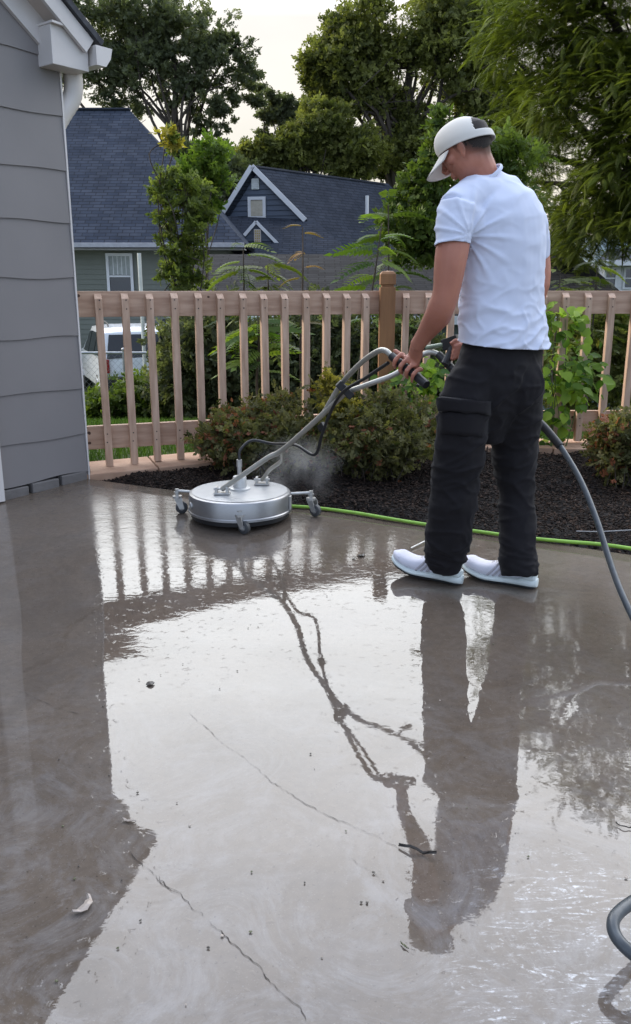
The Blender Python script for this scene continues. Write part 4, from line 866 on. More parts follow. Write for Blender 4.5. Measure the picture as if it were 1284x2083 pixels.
c = G(765, 985); bush('widest dark olive bush filling the bed between handle and legs', (c.x - .02, c.y + .25, c.z + .20), (.44, .31, .23), 12000, [(tuple(W(680, 790, 4.995)), (.12, .12, .14)), (tuple(W(700, 850, 4.902)), (.2, .2, .12)), (tuple(W(840, 850, 4.995)), (.2, .2, .14)), (tuple(W(770, 810, 4.995)), (.16, .16, .06))], .06, 4)
c = G(1262, 985); bush('rusty tinged bush at the right edge of the mulch bed', (c.x + .12, c.y + .1, c.z + .20), (.28, .24, .22), 6500, [(tuple(W(1255, 880, 4.625)), (.15, .15, .12))], .16, 5)
bl = pxblobs([(678, 800, 26, 34), (700, 835, 26, 22), (670, 770, 14, 16), (730, 850, 26, 18)], Y=4.85); P, O, T = clump_points(bl, 700, 10, .3, .2); o = scatter('yellow_sprigs', SPRAY, P, O + RNG.normal(size=P.shape), .038 * RNG.uniform(.7, 1.3, len(P)), leafmat('leaf_gold', (.10, .10, .02), (.42, .34, .06), .5, .4)); tag(o, 'golden green leaf sprigs rising behind the machine handle', 'leaves')
# broad leaved weeds tangled in the fence by the man
def vine(label, bl, n, size, m):
    c = bl[0][0]; root = empty('climbing_plant', (c[0], c[1], .05), label, 'plant', 'broad leaved plants by the fence'); bm = bmesh.new()
    for q, r in bl: e = Vector(q); b = Vector((c[0] + (q[0] - c[0]) * .3, c[1], .03)); cp = curve_pts([b, b.lerp(e, .5) + Vector((.03, 0, .05)), e], 5); tube(bm, cp, [.005 * (1 - .6 * j / (len(cp) - 1)) for j in range(len(cp))], 5)
    bm_obj('stems', bm, mat('green_stem', (.08, .12, .03), .6), root); P, O, T = clump_points(bl, n, 6, .42, .2)
    D = O * .6 + RNG.normal(size=P.shape) * .6; D[:, 2] -= .5; scatter('leaves', T_broad(.42), P, D, size * RNG.uniform(.6, 1.3, len(P)), m, root, tone=T, up=np.array([0, -.6, 1.0])); return root
vine('bright broad leaved plant climbing the fence behind the man at right', pxblobs([(1150, 650, 40, 24), (1120, 640, 26, 20), (1150, 740, 56, 60), (1130, 800, 40, 50), (1180, 760, 30, 50), (1110, 700, 20, 50), (1130, 880, 40, 36), (1105, 950, 22, 40)], Y=FB.y - .12), 420, .070, leafmat('leaf_lime', (.05, .12, .02), (.28, .40, .06), .4, .5))
vine('sunlit broad leaved weed between the bushes and the man', pxblobs([(840, 790, 44, 40), (820, 810, 36, 30), (870, 770, 26, 50), (880, 840, 26, 30), (860, 750, 20, 30), (895, 870, 18, 24)], Y=FB.y - .25), 240, .062, leafmat('leaf_lime', (.05, .12, .02), (.28, .40, .06)))
#@@ENDPLANTS
# ================================================================ SURFACE CLEANER
STEEL = mat('brushed_steel', (.36, .36, .365), .36, .06, 60, .0002, 200, metal=.85, stretch=(1, 1, 14))
STEELT = mat('steel_top', (.46, .46, .455), .42, .06, 14, .0003, 90, metal=.45)
BARM = mat('handle_tube', (.42, .405, .36), .40, .08, 20, metal=.6)
RUB = mat('black_rubber', (.014, .014, .015), .5, .2, 20, .0003, 90)
ZINC = mat('zinc_plate', (.48, .47, .45), .38, .12, 30, metal=.7)
W_raw = W
def W(px, py, Y): return W_raw(px, py, Y * (.976 - (Y - 3.3) * .0256))
DECK = W(489, 1030, 4.24); DECK = Vector((DECK.x, DECK.y, slab_z(DECK.y)))
def cleaner():
    z0 = DECK.z; root = empty('surface_cleaner', DECK, 'round stainless steel surface cleaner on casters with a long tubular handle on the wet slab', 'surface cleaner')
    c = DECK; bm = bmesh.new(); R = .256
    lathe(bm, c, [(R - .006, .038), (R + .001, .038), (R + .001, .048), (R - .003, .052), (R - .003, .118), (R - .007, .128), (R - .018, .133), (R - .045, .1345), (R - .05, .137), (.06, .141), (.004, .141)], 96); deck = bm_obj('deck', bm, STEEL, root, True)
    bm = bmesh.new(); lathe(bm, c, [(R - .020, .1355), (R - .05, .1385), (.06, .1425), (.003, .143)], 96); bm_obj('deck_top', bm, STEELT, deck, True)
    bm = bmesh.new(); lathe(bm, c, [(R - .022, .012), (R - .012, .014), (R - .010, .040), (R - .020, .040)], 96); bm_obj('brush_skirt', bm, RUB, root, True)
    bm = bmesh.new(); lathe(bm, c + UP * .141, [(.052, 0), (.052, .008), (.034, .012), (.034, .060), (.031, .066), (.004, .066)], 40); hub = bm_obj('swivel_hub', bm, mat('hub_metal', (.6, .6, .59), .4, .05, metal=.4), root, True)
    hp = c + UP * .205; bm = bmesh.new(); cyl(bm, hp, hp + Vector((0, 0, .05)), .011, 14); cyl(bm, hp + UP * .05, hp + UP * .085, .014, 6); bm_obj('inlet_fitting', bm, ZINC, hub, True)
    # whip hose rising from the hub and curling back to the handle
    cp = curve_pts([hp + UP * .08, hp + Vector((.005, .02, .13)), hp + Vector((.06, .06, .17)), hp + Vector((.16, .03, .16)), W(600, 905, 4.0), W(640, 925, 3.86), W(655, 885, 3.80), W(672, 840, 3.74), W(697, 798, 3.64), W(745, 768, 3.50), W(790, 738, 3.36)], 8)
    bm = bmesh.new(); tube(bm, cp, [.0072] * len(cp), 10); bm_obj('whip_hose', bm, RUB, root, True)
    # brackets
    H = {}
    B1 = W(452, 1008, 4.12); B2 = W(533, 980, 4.36); B1.z = B2.z = z0 + .143
    for nm, b in (('l', B1), ('r', B2)):
        bm = bmesh.new(); box(bm, b + UP * .004, (.078, .05, .008)); box(bm, b + Vector((-.026, 0, .022)), (.012, .05, .03)); box(bm, b + Vector((.026, 0, .022)), (.012, .05, .03)); br = bm_obj('bracket', bm, ZINC, root, bevel=.002)
        bm = bmesh.new(); cyl(bm, b + Vector((-.04, 0, .024)), b + Vector((.04, 0, .024)), .006, 10); bm_obj('bolt', bm, ZINC, br, True)
    # main handle tubes
    j = W(705, 797, 3.70); K = W(575, 915, 4.00)
    bm = bmesh.new(); tube(bm, curve_pts([B1 + UP * .022, W(494, 966, 4.08), W(545, 931, 4.04), K, W(640, 858, 3.84), j], 6), [.0122] * 31, 14); bm_obj('lower_tube', bm, BARM, root, True)
    bm = bmesh.new(); tube(bm, curve_pts([B2 + UP * .022, W(550, 955, 4.25), W(572, 938, 4.15), W(574, 925, 4.07), K + Vector((.0, .03, -.005))], 5), [.0095] * 21, 10); bm_obj('strut_tube', bm, BARM, root, True)
    a1 = W(694, 782, 3.72); lp = curve_pts([W(660, 838, 3.80), a1, W(735, 738, 3.56), W(768, 715, 3.44), W(785, 714, 3.40), W(800, 727, 3.36), W(832, 753, 3.28), W(868, 783, 3.19)], 7)
    bm = bmesh.new(); tube(bm, lp[:-12], [.0112] * (len(lp) - 12), 12); bm_obj('handlebar', bm, BARM, root, True)
    bm = bmesh.new(); tube(bm, lp[-16:], [.0165] * 16, 14); bm_obj('grip', bm, RUB, root, True)
    rp = curve_pts([j - Vector((.02, -.03, .012)), W(760, 778, 3.66), W(806, 760, 3.66), W(850, 728, 3.68), W(872, 717, 3.68), W(890, 720, 3.66), W(906, 736, 3.62), W(935, 765, 3.55)], 7)
    bm = bmesh.new(); tube(bm, rp[:-12], [.0112] * (len(rp) - 12), 12); bm_obj('handlebar', bm, BARM, root, True)
    bm = bmesh.new(); tube(bm, rp[-14:], [.0165] * 14, 14); bm_obj('grip', bm, RUB, root, True)
    bm = bmesh.new(); x = (W(717, 806, 3.70) - W(690, 779, 3.70)).normalized(); box(bm, W(702, 793, 3.69), (.085, .05, .032), axes_along(x)); bm_obj('clamp', bm, RUB, root, bevel=.004)
    bm = bmesh.new(); x = (K - j).normalized(); box(bm, W(655, 868, 3.88), (.035, .02, .03), axes_along(x)); bm_obj('hose_clip', bm, RUB, root, bevel=.002)
    # casters
    for i, (px, py, Y, arm) in enumerate(((361, 1020, 4.30, 1), (633, 1020, 4.26, 1), (488, 1055, 3.955, 0))):
        q = W(px, py, Y); q.z = slab_z(q.y)
        toc = Vector((c.x - q.x, c.y - q.y, 0)).normalized(); bm = bmesh.new()
        if arm: cyl(bm, q + UP * .118, q + UP * .114 + toc * .10, .0075, 10)
        else: box(bm, q + UP * .09 + toc * .012, (.042, .008, .05))
        a = bm_obj('caster_arm', bm, ZINC, root, not arm == 0)
        bm = bmesh.new(); cyl(bm, q + UP * .085, q + UP * (.128 if arm else .112), .010, 12); cyl(bm, q + UP * .082, q + UP * .092, .024, 18); cyl(bm, q + UP * .106, q + UP * .113, .015, 12)
        off = Vector((.022, -.016, 0)) if i != 0 else Vector((.020, .004, 0)); d = off.normalized(); s = Vector((-d.y, d.x, 0)); w = q + off + UP * .031
        for k in (-1, 1):
            f = [w + s * k * .017 + v for v in (d * .012 + UP * -.006, -d * .012 + UP * -.006, -off - d * .018 + UP * .055, -off + d * .022 + UP * .055)]
            A = [bm.verts.new(v + s * .0015) for v in f]; B = [bm.verts.new(v - s * .0015) for v in f]; bm.faces.new(A); bm.faces.new(B[::-1])
            for t in range(4): bm.faces.new((A[t], B[t], B[(t + 1) % 4], A[(t + 1) % 4]))
        cyl(bm, w - s * .022, w + s * .022, .005, 8)
        cs = bm_obj('caster', bm, ZINC, root)
        bm = bmesh.new(); lathe(bm, w, [(.004, -.011), (.024, -.012), (.030, -.009), (.031, 0), (.030, .009), (.024, .012), (.004, .011)], 28, (d, UP, s)); bm_obj('wheel', bm, mat('grey_rubber', (.05, .052, .055), .5, .2, 30), cs, True)
        bm = bmesh.new(); lathe(bm, w, [(.003, -.0135), (.014, -.014), (.014, .014), (.003, .0135)], 18, (d, UP, s)); bm_obj('wheel_hub', bm, mat('grey_hub', (.2, .2, .2), .4), cs, True)
    # side port and rivet
    a = Vector((-.985, -.17, 0)).normalized(); a = Vector((-.90, -.43, 0)).normalized(); s = Vector((-a.y, a.x, 0)); bm = bmesh.new(); lathe(bm, c + a * (R - .002) + UP * .085, [(.017, -.004), (.017, .006), (.010, .007), (.009, .001), (.003, .001)], 20, (s, UP, a)); bm_obj('side_port', bm, ZINC, root, True)
    a = Vector((.96, -.2, 0)).normalized(); s = Vector((-a.y, a.x, 0)); bm = bmesh.new(); box(bm, c + a * (R + .002) + UP * .085, (.03, .008, .07), (s, a, UP)); bm_obj('side_bracket', bm, ZINC, root, bevel=.002)
cleaner()
# ---- spray gun with hoses
def gun():
    a = W(918, 700, 3.62); root = empty('spray_gun', a, 'black pressure washer trigger gun held at the man\'s right hip by the handle', 'spray gun')
    bm = bmesh.new(); x = (W(940, 690, 3.58) - W(902, 704, 3.64)).normalized(); box(bm, W(918, 697, 3.62), (.075, .034, .045), axes_along(x)); tube(bm, curve_pts([W(922, 705, 3.61), W(915, 722, 3.60), W(905, 742, 3.58)], 4), [(.018, .014)] * 9, 10); bm_obj('gun_body', bm, RUB, root, bevel=.003)
    bm = bmesh.new(); tube(bm, curve_pts([W(902, 701, 3.63), W(885, 704, 3.66), W(868, 707, 3.70)], 5), [.009] * 11, 10); bm_obj('gun_barrel', bm, mat('green_grey_tube', (.22, .28, .20), .35), root, True)
    bm = bmesh.new(); tube(bm, curve_pts([W(868, 707, 3.70), W(850, 712, 3.74), W(835, 722, 3.76), W(842, 748, 3.72), W(858, 770, 3.66), W(850, 785, 3.6)], 5), [.008] * 26, 8); bm_obj('gun_hose', bm, RUB, root, True)
gun()
# ---- hoses
HOSEM = mat('grey_hose', (.055, .063, .07), .35, .2, 40, .0004, 120)
def hose(name, ctrl, r, m, label, per=10, parts=None):
    cp = curve_pts(ctrl, per); bm = bmesh.new(); tube(bm, cp, [r] * len(cp), 14); o = bm_obj(name, bm, m, None, True); tag(o, label, 'hose'); return o
pts = [W(1060, 800, 3.62), W(1085, 845, 3.56), W(1112, 874, 3.50), W(1140, 908, 3.42), W(1180, 975, 3.25), W(1213, 1055, 3.06), W(1240, 1140, 2.88), W(1266, 1210, 2.72), W(1310, 1300, 2.52), Vector((1.06, 2.2, .02)), Vector((1.22, 1.9, .02))]
h = hose('pressure_hose', pts, .0115, HOSEM, 'grey pressure hose running from behind the man down to the slab at right')
bm = bmesh.new(); cp = curve_pts(pts[:4], 8); tube(bm, cp, [.0165] * len(cp), 14); bm_obj('hose_sleeve', bm, RUB, h, True)
g0 = Vector((.95, 1.36, .0)); pts = [G(1420, 1780, .06), G(1340, 1808, .075), G(1282, 1838, .085), G(1250, 1868, .088), G(1252, 1902, .08), G(1284, 1938, .07), G(1350, 1985, .04), G(1430, 2050, .02)]
hose('pressure_hose', pts, .0115, HOSEM, 'grey hose loop lifting off the slab at the lower right corner')
pts = [G(560, 1031, .012), G(640, 1037, .012), G(720, 1046, .012), G(800, 1059, .012), G(868, 1071, .012), G(960, 1084, .012), G(1060, 1096, .012), G(1150, 1105, .013), G(1230, 1113, .013), G(1320, 1126, .013), G(1450, 1150, .013)]
pts = [p + Vector((0, .03 + .008 * math.sin(i * 1.7), .001)) for i, p in enumerate(pts)]
hose('garden_hose', pts, .0085, mat('lime_hose', (.24, .45, .05), .45, .1, 20), 'lime green garden hose lying along the edge of the mulch bed')
pts = [G(1180, 1092, .01), G(1215, 1093, .012), G(1250, 1092, .012), G(1320, 1088, .012)]; pts = [p + Vector((0, .06, .01)) for p in pts]
o = hose('white_cable', pts, .0022, mat('cable_grey', (.35, .34, .34), .6), 'thin white cable lying on the mulch at the right edge'); o['category'] = 'cable'
pts = [G(836, 1115, .008), G(852, 1107, .01), G(872, 1098, .012), G(900, 1092, .012)]
o = hose('metal_wand', pts, .0035, ZINC, 'thin metal wand lying on the slab beside the left shoe'); o['category'] = 'wand'
# ---- debris on the slab
def scrap(name, px, py, L, ang, m, label, cat, w=.35, curl=.3, group=None):
    p = G(px, py, .003); d = Vector((math.cos(ang), math.sin(ang), 0)); s = Vector((-d.y, d.x, 0)); bm = bmesh.new(); n = 6; A = []; r = random.Random(int(px * 7 + py))
    for i in range(n + 1):
        t = i / n; ww = L * w * math.sin(math.pi * (.08 + .84 * t)) * (.8 + .4 * r.random()); q = p + d * (L * (t - .5)) + s * (L * curl * (t - .5) ** 2) + UP * (L * .10 * abs(math.sin(t * 5 + px))); A.append((bm.verts.new(q + s * ww), bm.verts.new(q + UP * L * .06), bm.verts.new(q - s * ww + UP * (L * .05 * r.random()))))
    for a, b in zip(A, A[1:]): bm.faces.new((a[0], b[0], b[1], a[1])); bm.faces.new((a[1], b[1], b[2], a[2]))
    o = bm_obj(name, bm, m); md = o.modifiers.new('thick', 'SOLIDIFY'); md.thickness = max(.0012, L * .05); tag(o, label, cat, group); return o
LFD = mat('wet_leaf_dark', (.03, .022, .015), .35, .3, 60); LFP = mat('pale_leaf', (.36, .30, .25), .5, .15, 40); LFG = mat('olive_leaf', (.07, .075, .03), .4, .3, 50)
scrap('leaf', 306, 1391, .030, 2.0, LFD, 'dark curled leaf on the bright wet slab at left centre', 'leaf', .42)
scrap('leaf', 178, 1846, .052, 1.2, LFP, 'pale dry curled leaf lying in the house reflection at lower left', 'leaf', .16, 1.2)
scrap('leaf', 262, 1670, .034, -.25, LFP, 'narrow pale leaf near the reflected gutter tip', 'leaf', .12, .4)
scrap('leaf', 736, 1130, .040, .6, LFD, 'small dark leaf on the slab left of the front shoe', 'leaf', .3)
scrap('leaf', 720, 1136, .02, 0, LFD, 'tiny leaf scrap next to the dark leaf left of the front shoe', 'leaf', .3)
scrap('twig', 848, 1733, .085, -.42, LFD, 'thin dark twig lying across the reflected head and shoulders', 'twig', .035, .2)
scrap('twig', 1268, 1683, .035, -.5, LFD, 'small bent twig near the right edge of the slab', 'twig', .05, .8)
scrap('twig', 822, 1924, .022, -.9, LFG, 'short twig below the reflected cap', 'twig', .10)
r = random.Random(3)
spots = [(196, 1353), (210, 1436), (283, 1382), (327, 1372), (372, 1350), (483, 1364), (632, 1533), (665, 1212), (505, 1277), (525, 1274), (447, 1400), (222, 1577), (280, 1612), (360, 1632), (386, 1678), (512, 1773), (620, 1795), (747, 1836), (424, 1927), (286, 1872), (240, 1928), (655, 1946), (378, 2043), (452, 1903), (760, 1775), (780, 1790), (1075, 1742), (1004, 1310), (1010, 1366), (1244, 1320), (1160, 1245), (1228, 1246), (1274, 1785), (895, 1425), (120, 1545), (128, 1680), (160, 1762), (152, 1787), (248, 1790), (115, 1995), (590, 1338), (640, 1562), (704, 1690), (735, 1835), (510, 1895), (950, 1643)]
for i, (px, py) in enumerate(spots):
    L = r.uniform(.003, .007); scrap('leaf_scrap', px, py, L, r.uniform(0, 3), r.choice((LFD, LFD, LFG, LFP)), 'tiny scrap of wet leaf litter on the slab', 'debris', .4, group='tiny scraps of leaf litter on the slab')
# ---- drifting mist by the machine
def mist():
    c = W(605, 965, 4.45); bm = bmesh.new(); ell(bm, (c.x, c.y, c.z + .02), (.30, .22, .22), seg=24, rings=16); o = bm_obj('water_mist', bm, None, None, True) if False else None
    me = bpy.data.meshes.new('water_mist'); bm.to_mesh(me); bm.free(); o = link(bpy.data.objects.new('water_mist', me))
    m = bpy.data.materials.new('mist'); m.use_nodes = True; t = m.node_tree; t.nodes.clear(); L = t.links.new; out = t.nodes.new('ShaderNodeOutputMaterial'); v = t.nodes.new('ShaderNodeVolumePrincipled'); L(v.outputs[0], out.inputs['Volume']); v.inputs['Color'].default_value = (.9, .88, .86, 1); v.inputs['Anisotropy'].default_value = .3
    g = t.nodes.new('ShaderNodeNewGeometry'); n = t.nodes.new('ShaderNodeTexNoise'); n.inputs['Scale'].default_value = 6; n.inputs['Detail'].default_value = 3; L(g.outputs['Position'], n.inputs['Vector'])
    d = t.nodes.new('ShaderNodeVectorMath'); d.operation = 'SUBTRACT'; L(g.outputs['Position'], d.inputs[0]); d.inputs[1].default_value = (c.x, c.y, c.z + .02); sc2 = t.nodes.new('ShaderNodeVectorMath'); sc2.operation = 'MULTIPLY'; L(d.outputs[0], sc2.inputs[0]); sc2.inputs[1].default_value = (1 / .30, 1 / .22, 1 / .22); ln = t.nodes.new('ShaderNodeVectorMath'); ln.operation = 'LENGTH'; L(sc2.outputs[0], ln.inputs[0])
    f = t.nodes.new('ShaderNodeMapRange'); L(ln.outputs['Value'], f.inputs[0]); f.inputs[1].default_value = .15; f.inputs[2].default_value = .95; f.inputs[3].default_value = 1; f.inputs[4].default_value = 0; f.interpolation_type = 'SMOOTHSTEP'
    f2 = t.nodes.new('ShaderNodeMapRange'); L(n.outputs[0], f2.inputs[0]); f2.inputs[1].default_value = .42; f2.inputs[2].default_value = .66; mu = t.nodes.new('ShaderNodeMath'); mu.operation = 'MULTIPLY'; L(f.outputs[0], mu.inputs[0]); L(f2.outputs[0], mu.inputs[1]); mu3 = t.nodes.new('ShaderNodeMath'); mu3.operation = 'MULTIPLY'; mu3.inputs[1].default_value = 4.5; L(mu.outputs[0], mu3.inputs[0]); L(mu3.outputs[0], v.inputs['Density'])
    me.materials.append(m); tag(o, 'faint puff of mist rising beside the round machine', 'mist', kind='stuff')
mist()
#@@PERSON
# ================================================================ PERSON
def remeshed(name, bm, voxel, m, parent, smooth_it=6, fac=.5, disp=None, sub=None):
    me = bpy.data.meshes.new(name); bmesh.ops.recalc_face_normals(bm, faces=bm.faces); bm.to_mesh(me); bm.free(); o = bpy.data.objects.new(name, me); C.objects.link(o)
    r = o.modifiers.new('r', 'REMESH'); r.mode = 'VOXEL'; r.voxel_size = voxel; r.use_smooth_shade = True
    s = o.modifiers.new('s', 'SMOOTH'); s.iterations = smooth_it; s.factor = fac
    dg = bpy.context.evaluated_depsgraph_get(); ev = o.evaluated_get(dg); me2 = bpy.data.meshes.new_from_object(ev); bpy.data.objects.remove(o); bpy.data.meshes.remove(me)
    me2.name = name; me2.materials.clear(); me2.materials.append(m)
    if disp:
        n = len(me2.vertices); co = np.empty(n * 3, np.float32); no = np.empty(n * 3, np.float32); me2.vertices.foreach_get('co', co); me2.vertices.foreach_get('normal', no); co = co.reshape(-1, 3); no = no.reshape(-1, 3)
        d = np.array([disp(Vector(c), Vector(k)) for c, k in zip(co.tolist(), no.tolist())], np.float32); co += no * d[:, None]; me2.vertices.foreach_set('co', co.ravel()); me2.update()
    me2.polygons.foreach_set('use_smooth', [True] * len(me2.polygons)); return link(bpy.data.objects.new(name, me2), parent)
def skin_material():
    m = mat('skin', (.35, .135, .088), .50, .10, 9, .0004, 160, col2=(.45, .190, .128), spec=.4); b = m.node_tree.nodes['Principled BSDF']; b.inputs['Subsurface Weight'].default_value = .12; b.inputs['Subsurface Radius'].default_value = (.9, .3, .15); b.inputs['Subsurface Scale'].default_value = .012; return m
def fabric(name, col, rough, wsc, bump, var=.05, sheen=.2):
    m = mat(name, col, rough, var, 5, bump, wsc, spec=.2); m.node_tree.nodes['Principled BSDF'].inputs['Sheen Weight'].default_value = sheen; return m
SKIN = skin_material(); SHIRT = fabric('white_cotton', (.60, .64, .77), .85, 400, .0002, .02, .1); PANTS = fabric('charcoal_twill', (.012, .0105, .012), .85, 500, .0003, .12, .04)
def ang(a): return Vector((-math.sin(a), math.cos(a), 0)), Vector((-math.cos(a), -math.sin(a), 0))    # facing, left
F_T, L_T = ang(rad(38)); F_H, L_H = ang(rad(55)); F_F, L_F = ang(rad(60))
def person():
    root = empty("person", G(1000, 1180), 'man in white t-shirt, dark cargo trousers and white cap pushing the round machine', 'person')
    PXM = lambda px, Y: px * Y * 1.0 / F_PX
    # short clipped hair: stubble colour on the scalp, fading out down the nape
    if True:
        HC0 = W(948, 293, 3.27); pt0 = rad(33); F0 = (F_H * math.cos(pt0) - UP * math.sin(pt0)).normalized(); U0 = (F_H * math.sin(pt0) + UP * math.cos(pt0)).normalized()
        t = SKIN.node_tree; L = t.links.new; b = t.nodes['Principled BSDF']; src = b.inputs['Base Color'].links[0].from_socket
        g = t.nodes.new('ShaderNodeNewGeometry'); sb = t.nodes.new('ShaderNodeVectorMath'); sb.operation = 'SUBTRACT'; L(g.outputs['Position'], sb.inputs[0]); sb.inputs[1].default_value = HC0
        def dotr(v, a, b2, c, d):
            n = t.nodes.new('ShaderNodeVectorMath'); n.operation = 'DOT_PRODUCT'; L(sb.outputs[0], n.inputs[0]); n.inputs[1].default_value = v
            r_ = t.nodes.new('ShaderNodeMapRange'); L(n.outputs['Value'], r_.inputs[0]); r_.inputs[1].default_value = a; r_.inputs[2].default_value = b2; r_.inputs[3].default_value = c; r_.inputs[4].default_value = d; r_.interpolation_type = 'SMOOTHSTEP'; return r_.outputs[0]
        m1 = dotr(U0 + F0 * -.10, -.112, -.040, 0, 1); m2 = dotr(F0 - U0 * .35, -.030, .022, 1, 0)
        nn = t.nodes.new('ShaderNodeTexNoise'); nn.inputs['Scale'].default_value = 700; L(g.outputs['Position'], nn.inputs['Vector'])
        def mul(a, b2):
            n = t.nodes.new('ShaderNodeMath'); n.operation = 'MULTIPLY'; L(a, n.inputs[0])
            if isinstance(b2, float): n.inputs[1].default_value = b2
            else: L(b2, n.inputs[1])
            return n.outputs[0]
        mx = t.nodes.new('ShaderNodeMix'); mx.data_type = 'RGBA'; L(mul(mul(m1, m2), .9), mx.inputs[0]); L(src, mx.inputs[6]); mx.inputs[7].default_value = (.030, .020, .017, 1); L(mx.outputs[2], b.inputs['Base Color'])
    # ---------------- body: head, neck, arms, hands and trunk as one surface
    bm = bmesh.new()
    HC = W(948, 293, 3.27); pt = rad(33); Fh = (F_H * math.cos(pt) - UP * math.sin(pt)).normalized(); Uh = (F_H * math.sin(pt) + UP * math.cos(pt)).normalized(); Lh = L_H
    hx = (Fh, Lh, Uh); hp = lambda f, l, u: HC + Fh * f + Lh * l + Uh * u
    ell(bm, HC + Uh * .0, (.089, .072, .078), hx); ell(bm, hp(.020, 0, -.055), (.066, .056, .062), hx)     # skull, jaw block
    ell(bm, hp(.055, 0, -.092), (.026, .024, .020), hx); ell(bm, hp(.075, 0, -.020), (.022, .045, .045), hx)  # chin, face front
    tube(bm, [hp(.094, 0, .012), hp(.108, 0, -.018), hp(.118, 0, -.034)], [.007, .010, .012], 10); ell(bm, hp(.107, 0, -.038), (.012, .016, .009), hx)  # nose
    ell(bm, hp(.090, .026, .004), (.010, .022, .007), hx); ell(bm, hp(.090, -.026, .004), (.010, .022, .007), hx)   # brows
    ell(bm, hp(.092, 0, -.062), (.010, .022, .006), hx); ell(bm, hp(.090, 0, -.072), (.010, .019, .006), hx)        # lips
    for s in (1, -1):
        ell(bm, hp(.055, s * .050, -.026), (.020, .016, .018), hx); e = hp(-.004, s * .078, -.030)                       # cheek, ear
        ea = ((Fh * .92 - Lh * s * .38).normalized(), (Lh * s + Fh * .3).normalized(), Uh); ell(bm, e, (.017, .006, .028), ea); ell(bm, e - Uh * .024 + Fh * .004, (.010, .006, .011), ea)
    C7 = W(985, 362, 3.30)
    tube(bm, [hp(-.026, 0, .0), W(966, 322, 3.275), W(975, 345, 3.28), C7 - UP * .02, W(990, 420, 3.28)], [(.060, .058), (.062, .059), (.062, .060), (.062, .060), (.075, .06)], 16, side=L_H)
    LS = W(926, 432, 3.13); RS = W(1082, 446, 3.42)
    tube(bm, [LS + Vector((.0, .02, -.02)), LS.lerp(RS, .5) + Vector((0, .03, -.03)), RS], [(.034, .034), (.04, .04), (.034, .034)], 16, side=UP)
    tube(bm, [W(1000, 430, 3.28), W(1022, 560, 3.28), W(1026, 690, 3.28), W(1020, 760, 3.28)], [(.12, .07), (.12, .08), (.12, .08), (.12, .09)], 20, side=L_T)
    # left arm
    LE = W(907, 598, 3.08); LW = W(848, 704, 3.21); G0 = W(800, 727, 3.36); G1 = W(868, 783, 3.19)
    tube(bm, curve_pts([LS, W(924, 480, 3.10), W(916, 535, 3.08), LE, W(892, 638, 3.10), W(870, 672, 3.15), LW], 4), [.032, .036, .042, .048, .059, .0585, .058, .0575, .056, .054, .0515, .049, .0475, .047, .0475, .0475, .0465, .045, .0425, .039, .0355, .032, .030, .029, .028][:25], 16)
    ell(bm, W(895, 632, 3.11), (.047, .043, .062), (Vector((1, 0, 0)), Vector((0, 1, 0)), UP))
    # left hand wrapped round the grip
    gx = (G1 - G0).normalized(); toc = Vector((0, -1, 0)); e1 = (toc - gx * toc.dot(gx)).normalized(); e2 = gx.cross(e1); e2 = e2 if e2.z > 0 else -e2
    gc = lambda t: G0.lerp(G1, t)
    def around(t, a, R): q = gc(t); return q + e1 * (R * math.cos(a)) + e2 * (R * math.sin(a))
    KN = [.18, .36, .54, .71]
    tube(bm, [LW, LW.lerp(around(.44, rad(85), .036), .45) + e2 * .006, around(.44, rad(80), .034), around(.44, rad(48), .036)], [(.027, .021), (.034, .019), (.040, .016), (.040, .011)], 16, side=gx)
    for i, t in enumerate(KN):
        R = .0255; a0 = 62; L_ = (.92, 1.0, .96, .82)[i]; rr = (.0088, .0092, .0088, .0080)[i]
        pts = [around(t, rad(a0 + 25), .031), around(t, rad(a0), .033), around(t + .01, rad(a0 - 38 * L_), .030), around(t + .015, rad(a0 - 78 * L_), R + .003), around(t + .015, rad(a0 - 120 * L_), R), around(t + .01, rad(a0 - 165 * L_), R - .001)]
        tube(bm, pts, [rr + .001, rr + .0022, rr + .0003, rr + .0009, rr - .0003, rr - .0018], 10); ell(bm, pts[-1], (rr - .001,) * 3, seg=10, rings=8)
    th = [around(.50, rad(120), .036), around(.28, rad(135), .036), around(.08, rad(125), .030), around(-.10, rad(112), .026)]
    tube(bm, th, [.016, .0135, .0115, .009], 12); ell(bm, th[-1], (.0088,) * 3, seg=10, rings=8)
    # right arm: elbow just shows past the shirt, forearm goes forward to the far grip
    RE = W(1089, 596, 3.44); RW = W(964, 690, 3.58)
    tube(bm, curve_pts([RS, W(1093, 520, 3.45), RE, W(1020, 655, 3.53), RW, W(944, 705, 3.60)], 4), [.044, .046, .047, .048, .048, .048, .046, .045, .046, .046, .044, .042, .038, .034, .031, .029, .028, .028, .030, .032, .030], 14)
    for i in range(4):
        b = W(938 - i * 2, 700 + i * 8, 3.60); tube(bm, [b + Vector((.02, 0, 0)), b + Vector((-.008, -.028, -.002)), b + Vector((-.026, -.024, -.01)), b + Vector((-.032, .0, -.014))], [.0095, .0095, .009, .0075], 8)
    tube(bm, [W(940, 700, 3.6), W(927, 693, 3.585), W(916, 700, 3.585)], [.014, .0115, .009], 8)
    remeshed('body', bm, .0042, SKIN, root, 4, .5)
    # ---------------- hair: short fade below the cap
    bm = bmesh.new(); n = 40; rows = 18; R = []
